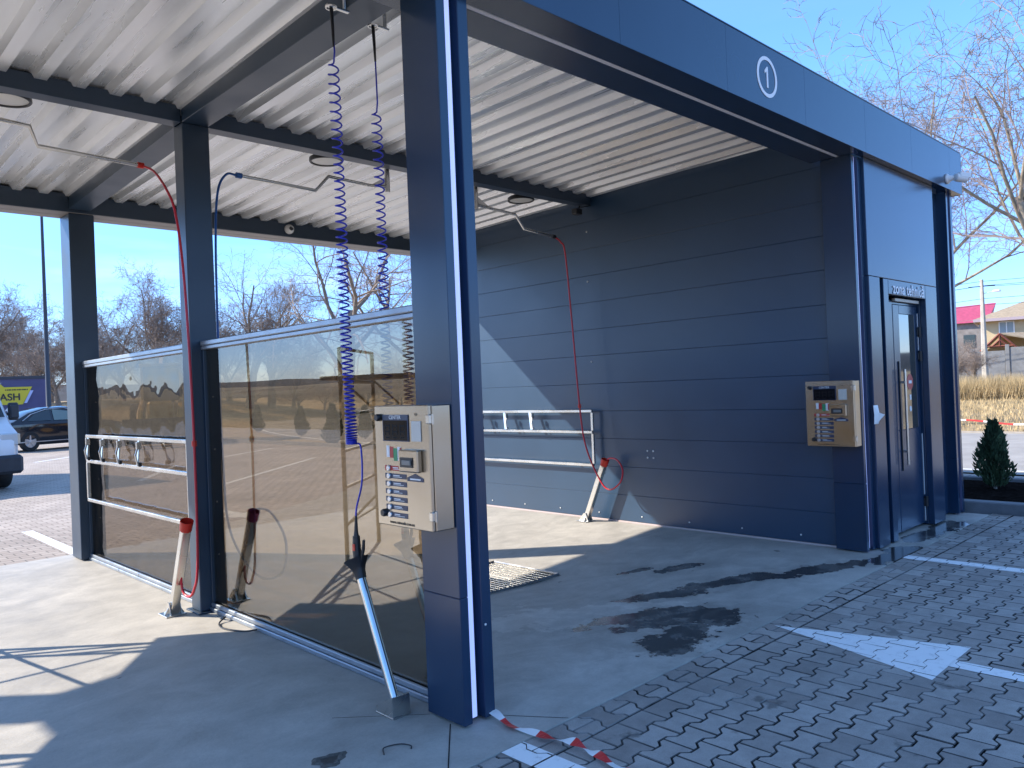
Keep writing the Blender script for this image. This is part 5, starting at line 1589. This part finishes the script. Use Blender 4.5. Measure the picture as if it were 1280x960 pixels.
for (src, a, d, s_, rz, lab) in more:
    c = dup(src, ground_at(a, d), lab, rz); c.scale = (s_,) * 3
big = tree_obj(make_tree(41, 4.2, .26, SPREAD), 'large open bare tree behind the hanging blue coils', ground_at(32.2, 50), BARK, TWIG, 1.75, .6, 'bare trees behind the lot')
c = dup(big, ground_at(37.0, 56), 'large bare tree tucked behind the front pillar', 3.4); c.scale = (1.6,) * 3
c = dup(big, ground_at(50.0, 62), 'bare tree behind the bays hidden by the panelled wall', 1.4); c.scale = (1.1,) * 3
# right side, across the road
ra = tree_obj(make_tree(57, 5.4, .13, TALL, (.02, .0)), 'pale barked bare tree rising beside the building corner', ground_at(73.1, 27.0), BARKR, TWIGR, 1.15, 2.1, 'pale bare trees across the road')
rb_ = tree_obj(make_tree(64, 5.6, .15, TALL, (-.03, .02)), 'large pale bare tree at the right edge reaching into the sky', ground_at(79.4, 24.6), BARKR, TWIGR, 1.15, .4, 'pale bare trees across the road')
c = dup(ra, ground_at(71.3, 38.0), 'pale bare tree top showing above the fascia', 4.0); c.scale = (1.35,) * 3
c = dup(rb_, ground_at(77.6, 40.0), 'pale bare tree farther back above the beige house', 2.6); c.scale = (1.18,) * 3
for (a, d, s_, lab) in ((73.4, 66, .50, 'small bare shrub before the grey house wall'), (74.6, 70, .48, 'small bare shrub left of the utility pole')):
    c = dup(vb, ground_at(a, d), lab, a); c.scale = (s_,) * 3; c['group'] = 'bare shrubs by the houses'
for (src, a, d, s_, lab) in ((vc, -62, 60, 1.3, 'bare tree far left mirrored in the glass'), (vb, -48, 70, 1.3, 'bushy bare tree far left mirrored in the glass'), (va, -75, 66, 1.2, 'rounded bare tree far left mirrored in the glass')):
    c = dup(src, ground_at(a, d), lab, a); c.scale = (s_,) * 3
for k, (a, d, s_) in enumerate(((20.6, 98, .85), (25.8, 102, .9), (28.8, 95, .8), (31.9, 99, .95), (34.8, 104, .9), (38.0, 97, .8))):
    c = dup((vb, vc, va)[k % 3], ground_at(a, d), ['far dark scrub above the backhoe loader', 'far scrub on the skyline at the middle post', 'far scrub on the skyline left of the front coil', 'far scrub on the skyline behind the front coil', 'far scrub on the skyline behind the rear coil', 'far scrub on the skyline behind the cabinet pillar'][k], a * 2); c.scale = (s_ * 1.3, s_ * 1.3, s_ * .6); c['group'] = 'far scrub on the skyline'
for k, (a, d, s_) in enumerate(((30.5, 86, .75), (33.5, 90, .7), (27.2, 92, .7), (24.0, 96, .8), (36.0, 84, .55))):
    c = dup((va, vb, vc)[k % 3], ground_at(a, d), ['small bush far off low behind the glass', 'dark scrub bush far off behind the coil', 'small rounded bush on the far field', 'bare scrub beyond the backhoe loader', 'low scrub far off by the pillar'][k], a); c.scale = (s_, s_, s_ * .7)

# ------------------------------------------------------------------ thuja shrubs
def thuja(seed, hgt, rad):
    r = random.Random(seed); m = MB(); st = MB()
    for k in range(5200):
        s = r.random() ** .8; z = .03 + s * hgt
        env = rad * (math.sin(min(1, s * 2.6 + .18) * math.pi / 2)) * (1 - s ** 1.7) + .015
        q = r.uniform(0, 6.283); env *= 1 + .34 * math.sin(q * 3 + seed + z * 9) * (1 if s < .85 else .3)
        rr = env * (r.random() ** .42)
        p = Vector((rr * math.cos(q), rr * math.sin(q), z))
        up = Vector((math.cos(q) * r.uniform(.1, .75), math.sin(q) * r.uniform(.1, .75), r.uniform(.5, 1))).normalized()
        ln_ = r.uniform(.035, .085) * (1.5 if r.random() < .06 else 1); w = ln_ * r.uniform(.10, .20)
        sd = up.cross(Vector((r.gauss(0, 1), r.gauss(0, 1), r.gauss(0, 1)))).normalized() * w
        m.add([p - sd * .4, p + up * ln_ * .5 - sd, p + up * ln_, p + up * ln_ * .5 + sd, p + sd * .4], [(0, 1, 2, 3, 4)])
    st.tube([(0, 0, -.02), (0, 0, hgt * .7)], [.022, .006], 6)
    return m, st
tm, ts = thuja(5, .80, .185)
sh = thing('thuja_shrub', 'dark green thuja in the planting bed by the building corner', 'shrub', (11.35, 2.95, .05), 'young thujas')
b = bpy.data.objects.new('foliage', tm.mesh('foliage', THUJA)); COL.objects.link(b); b.parent = sh
b = bpy.data.objects.new('stem', ts.mesh('stem', BARK)); COL.objects.link(b); b.parent = sh
for k, (x, y, s_) in enumerate(((13.0, 21.6, 1.5), (15.5, 23.6, 1.35), (15.6, 28.3, 1.35), (16.8, 34.5, 1.4))):
    c = dup(sh, (x, y, -.02), ['small thuja behind the lower end of the blue coil', 'small thuja just left of the payment cabinet behind glass', 'small thuja in the middle of the glass beyond the lot', 'farthest small thuja seen through the glass'][k], k * 1.7); c.scale = (s_,) * 3

# ------------------------------------------------------------------ dry grass
def blades(name, pts, hgt, w, label=None):
    r = random.Random(5); m = MB()
    for (x, y) in pts:
        z = terrain_z(x, y); h_ = hgt * r.uniform(.5, 1.15); a = r.uniform(0, 6.283); d = Vector((math.cos(a), math.sin(a), 0)) * w * r.uniform(.6, 1.4)
        tip = Vector((x + r.gauss(0, h_ * .25), y + r.gauss(0, h_ * .25), z + h_)); p = Vector((x, y, z - .03))
        m.add([p - d, p + d, tip], [(0, 1, 2)])
    o = m.build(name, STRAW); o['kind'] = 'stuff'; return o
r = random.Random(9); pts = []
while len(pts) < 30000:
    a = r.uniform(66, 84); d = r.uniform(45.5, 50); p = az_pt(a, d); pts.append((p.x, p.y))
blades('tall_dry_grass', pts, 1.22, .013)
pts = []
while len(pts) < 30000:
    a = r.uniform(62, 88); d = 23 + 22 * r.random() ** .8; p = az_pt(a, d)
    if p.x > road_edge(p.y) + 9.3: pts.append((p.x, p.y))
blades('dry_grass', pts, .16, .012)
# striped tape strung along the far verge
tp2 = thing('barrier_tape', 'red and white tape strung along the far side of the road', 'tape', (23.6, 6.0, .3))
path = spline([(24.3, 13, .12), (24.4, 9.5, .06), (24.5, 7.2, .14), (24.2, 5.8, .04), (24.0, 4.6, .10), (23.7, 1.0, .05)], 10)
for g0 in range(0, len(path) - 1, 3):
    sg_ = path[g0:g0 + 4]; n_s = len(sg_)
    if n_s < 2: continue
    bm_ = MB(); bm_.add([q for p in sg_ for q in (p, p + Vector((0, 0, .045)))], [(2 * i, 2 * i + 2, 2 * i + 3, 2 * i + 1) for i in range(n_s - 1)])
    red_ = (g0 // 3) % 2
    bm_.build('red_band' if red_ else 'white_band', TAPER if red_ else WHITEP, tp2)
